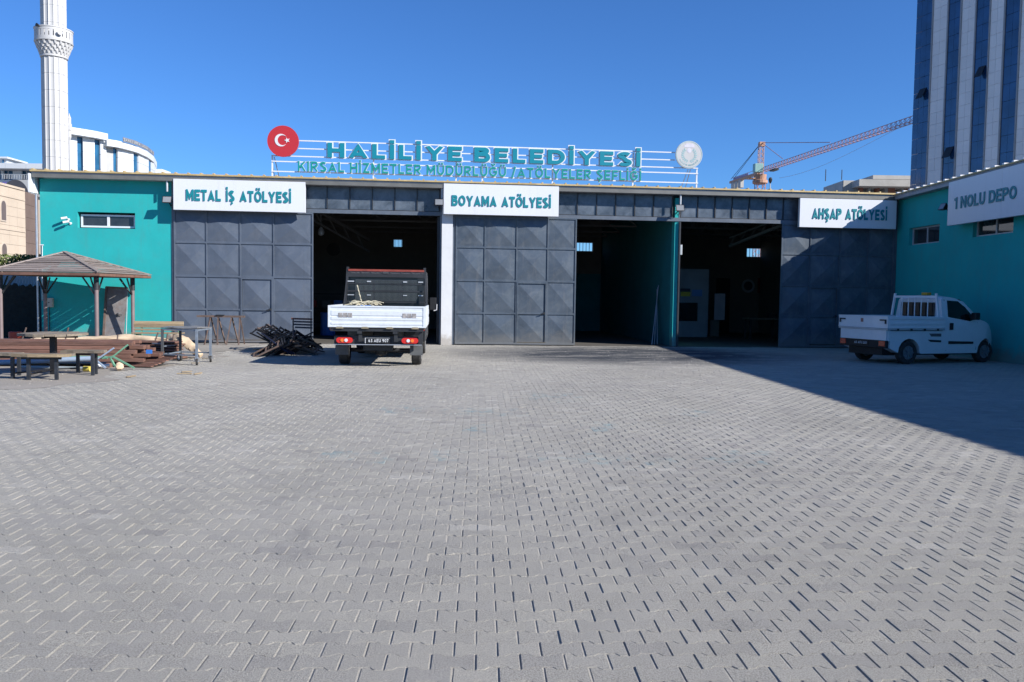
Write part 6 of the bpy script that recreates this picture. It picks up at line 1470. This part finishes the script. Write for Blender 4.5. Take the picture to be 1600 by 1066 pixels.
zap = zat(1183, 223, 120); m = MB(); lattice(m, V(C0.x, C0.y - .4, zj - .3), V(C0.x + .1, C0.y - .1, zap), .6, .6, 7, .08, hint=(0, 1, 0)); m.box(C0.x - .3, C0.x + .5, C0.y - .3, C0.y + .3, zap - .5, zap + .1); part('tower_head', m, CRANEO, cr)
m = MB(); m.box(C0.x - 1.3, C0.x - .1, C0.y - 1.3, C0.y - .4, zj - .1, zj + 1.1); part('cab', m, M('crane_cab_green', (.22, .38, .36), .4), cr, bev=.05)
hj = zj - EYE; dist_e = 120 * (zj + .4 - EYE) / (zat(1422, 181, 120) - EYE); E_ = Q(1424, dist_e); ja = V(C0.x, C0.y, zj); jb = V(E_.x, E_.y, zj)
jd = (jb - ja).normalized(); m = MB(); lattice(m, ja + jd * .8, jb, .8, .62, 44, .06, tri=True); part('jib', m, CRANEP, cr)
cj = V(C0.x, C0.y, zj) - V(jd.x, jd.y, 0) * 10.5; m = MB(); m.bar(ja - jd * .5, cj, .5, .35); m.bar(ja - jd * .5 + V(0, -.3, .6), cj + V(0, -.3, .6), .05); part('counter_jib', m, CRANEO, cr)
cw = cj + jd * 1.6
for k in range(3): m = MB(); p = cw + jd * (1.3 * k - .4); m.bar(p + V(0, 0, -.1), p + V(0, 0, -1.9 + .3 * k), .5, 1.0, hint=(jd.x, jd.y, 0)); part('counterweight', m, CONC, cr)
m = MB(); p0 = cj + V(.2, -.5, .25); m.bar(p0, p0 + jd * 5.5, .05, .7); part('sign_plate', m, M('crane_sign', (.22, .20, .42), .5, var=.6, scale=6), cr)
for (xa, ya) in ((1297, 213), (1223, 256)):
    pass
    # point of the jib at this pixel column
    lo, hi = 0., 1.
    for _ in range(30):
        mid = (lo + hi) / 2; p = ja.lerp(jb, mid) - EYEV; xx = 800 + FPX * p.dot(rt) / p.dot(fw)
        if xx < xa: lo = mid
        else: hi = mid
    m = MB(); m.tube(V(C0.x + .1, C0.y, zap), ja.lerp(jb, lo) + V(0, 0, .85), .045, 5); part('tie_rope', m, CRANEP, cr)
for k in (0, .8): m = MB(); m.tube(V(C0.x, C0.y, zap), cj + jd * k * 1.5 + V(0, 0, .5), .04, 5); part('tie_rope', m, DARK, cr)
pts_ = [ja.lerp(jb, k / 12) + V(0, 0, -.1 - 1.9 * math.sin(math.pi * min(1, (k + 2) / 13.)) * (1 - k / 12 * .3)) for k in range(2, 13)]; m = MB(); m.path(pts_, .02, 4); part('hoist_rope', m, GALV, cr)
m = MB(); p = ja.lerp(jb, .1); m.bar(p + V(0, 0, -.25), p + jd * 1.6 + V(0, 0, -.25), .6, .25); part('trolley', m, DARK, cr)
a = Q(1198, 70); m = MB(); m.tube((a.x, a.y, 0), (a.x, a.y, zat(1198, 283, 70)), .04, 6); lp = thing('mast_lamp', 'thin pole with a dark lamp head beyond the roof, right of the crane mast', 'lamp', (a.x, a.y, 0)); part('pole', m, GALV, lp)
m = MB(); z = zat(1198, 281, 70); m.lathe([(.05, -.3), (.14, -.1), (.16, .05), (.08, .2)], 10, (a.x, a.y, z)); part('lamp_head', m, BLACK, lp)

bpy.context.view_layer.update()
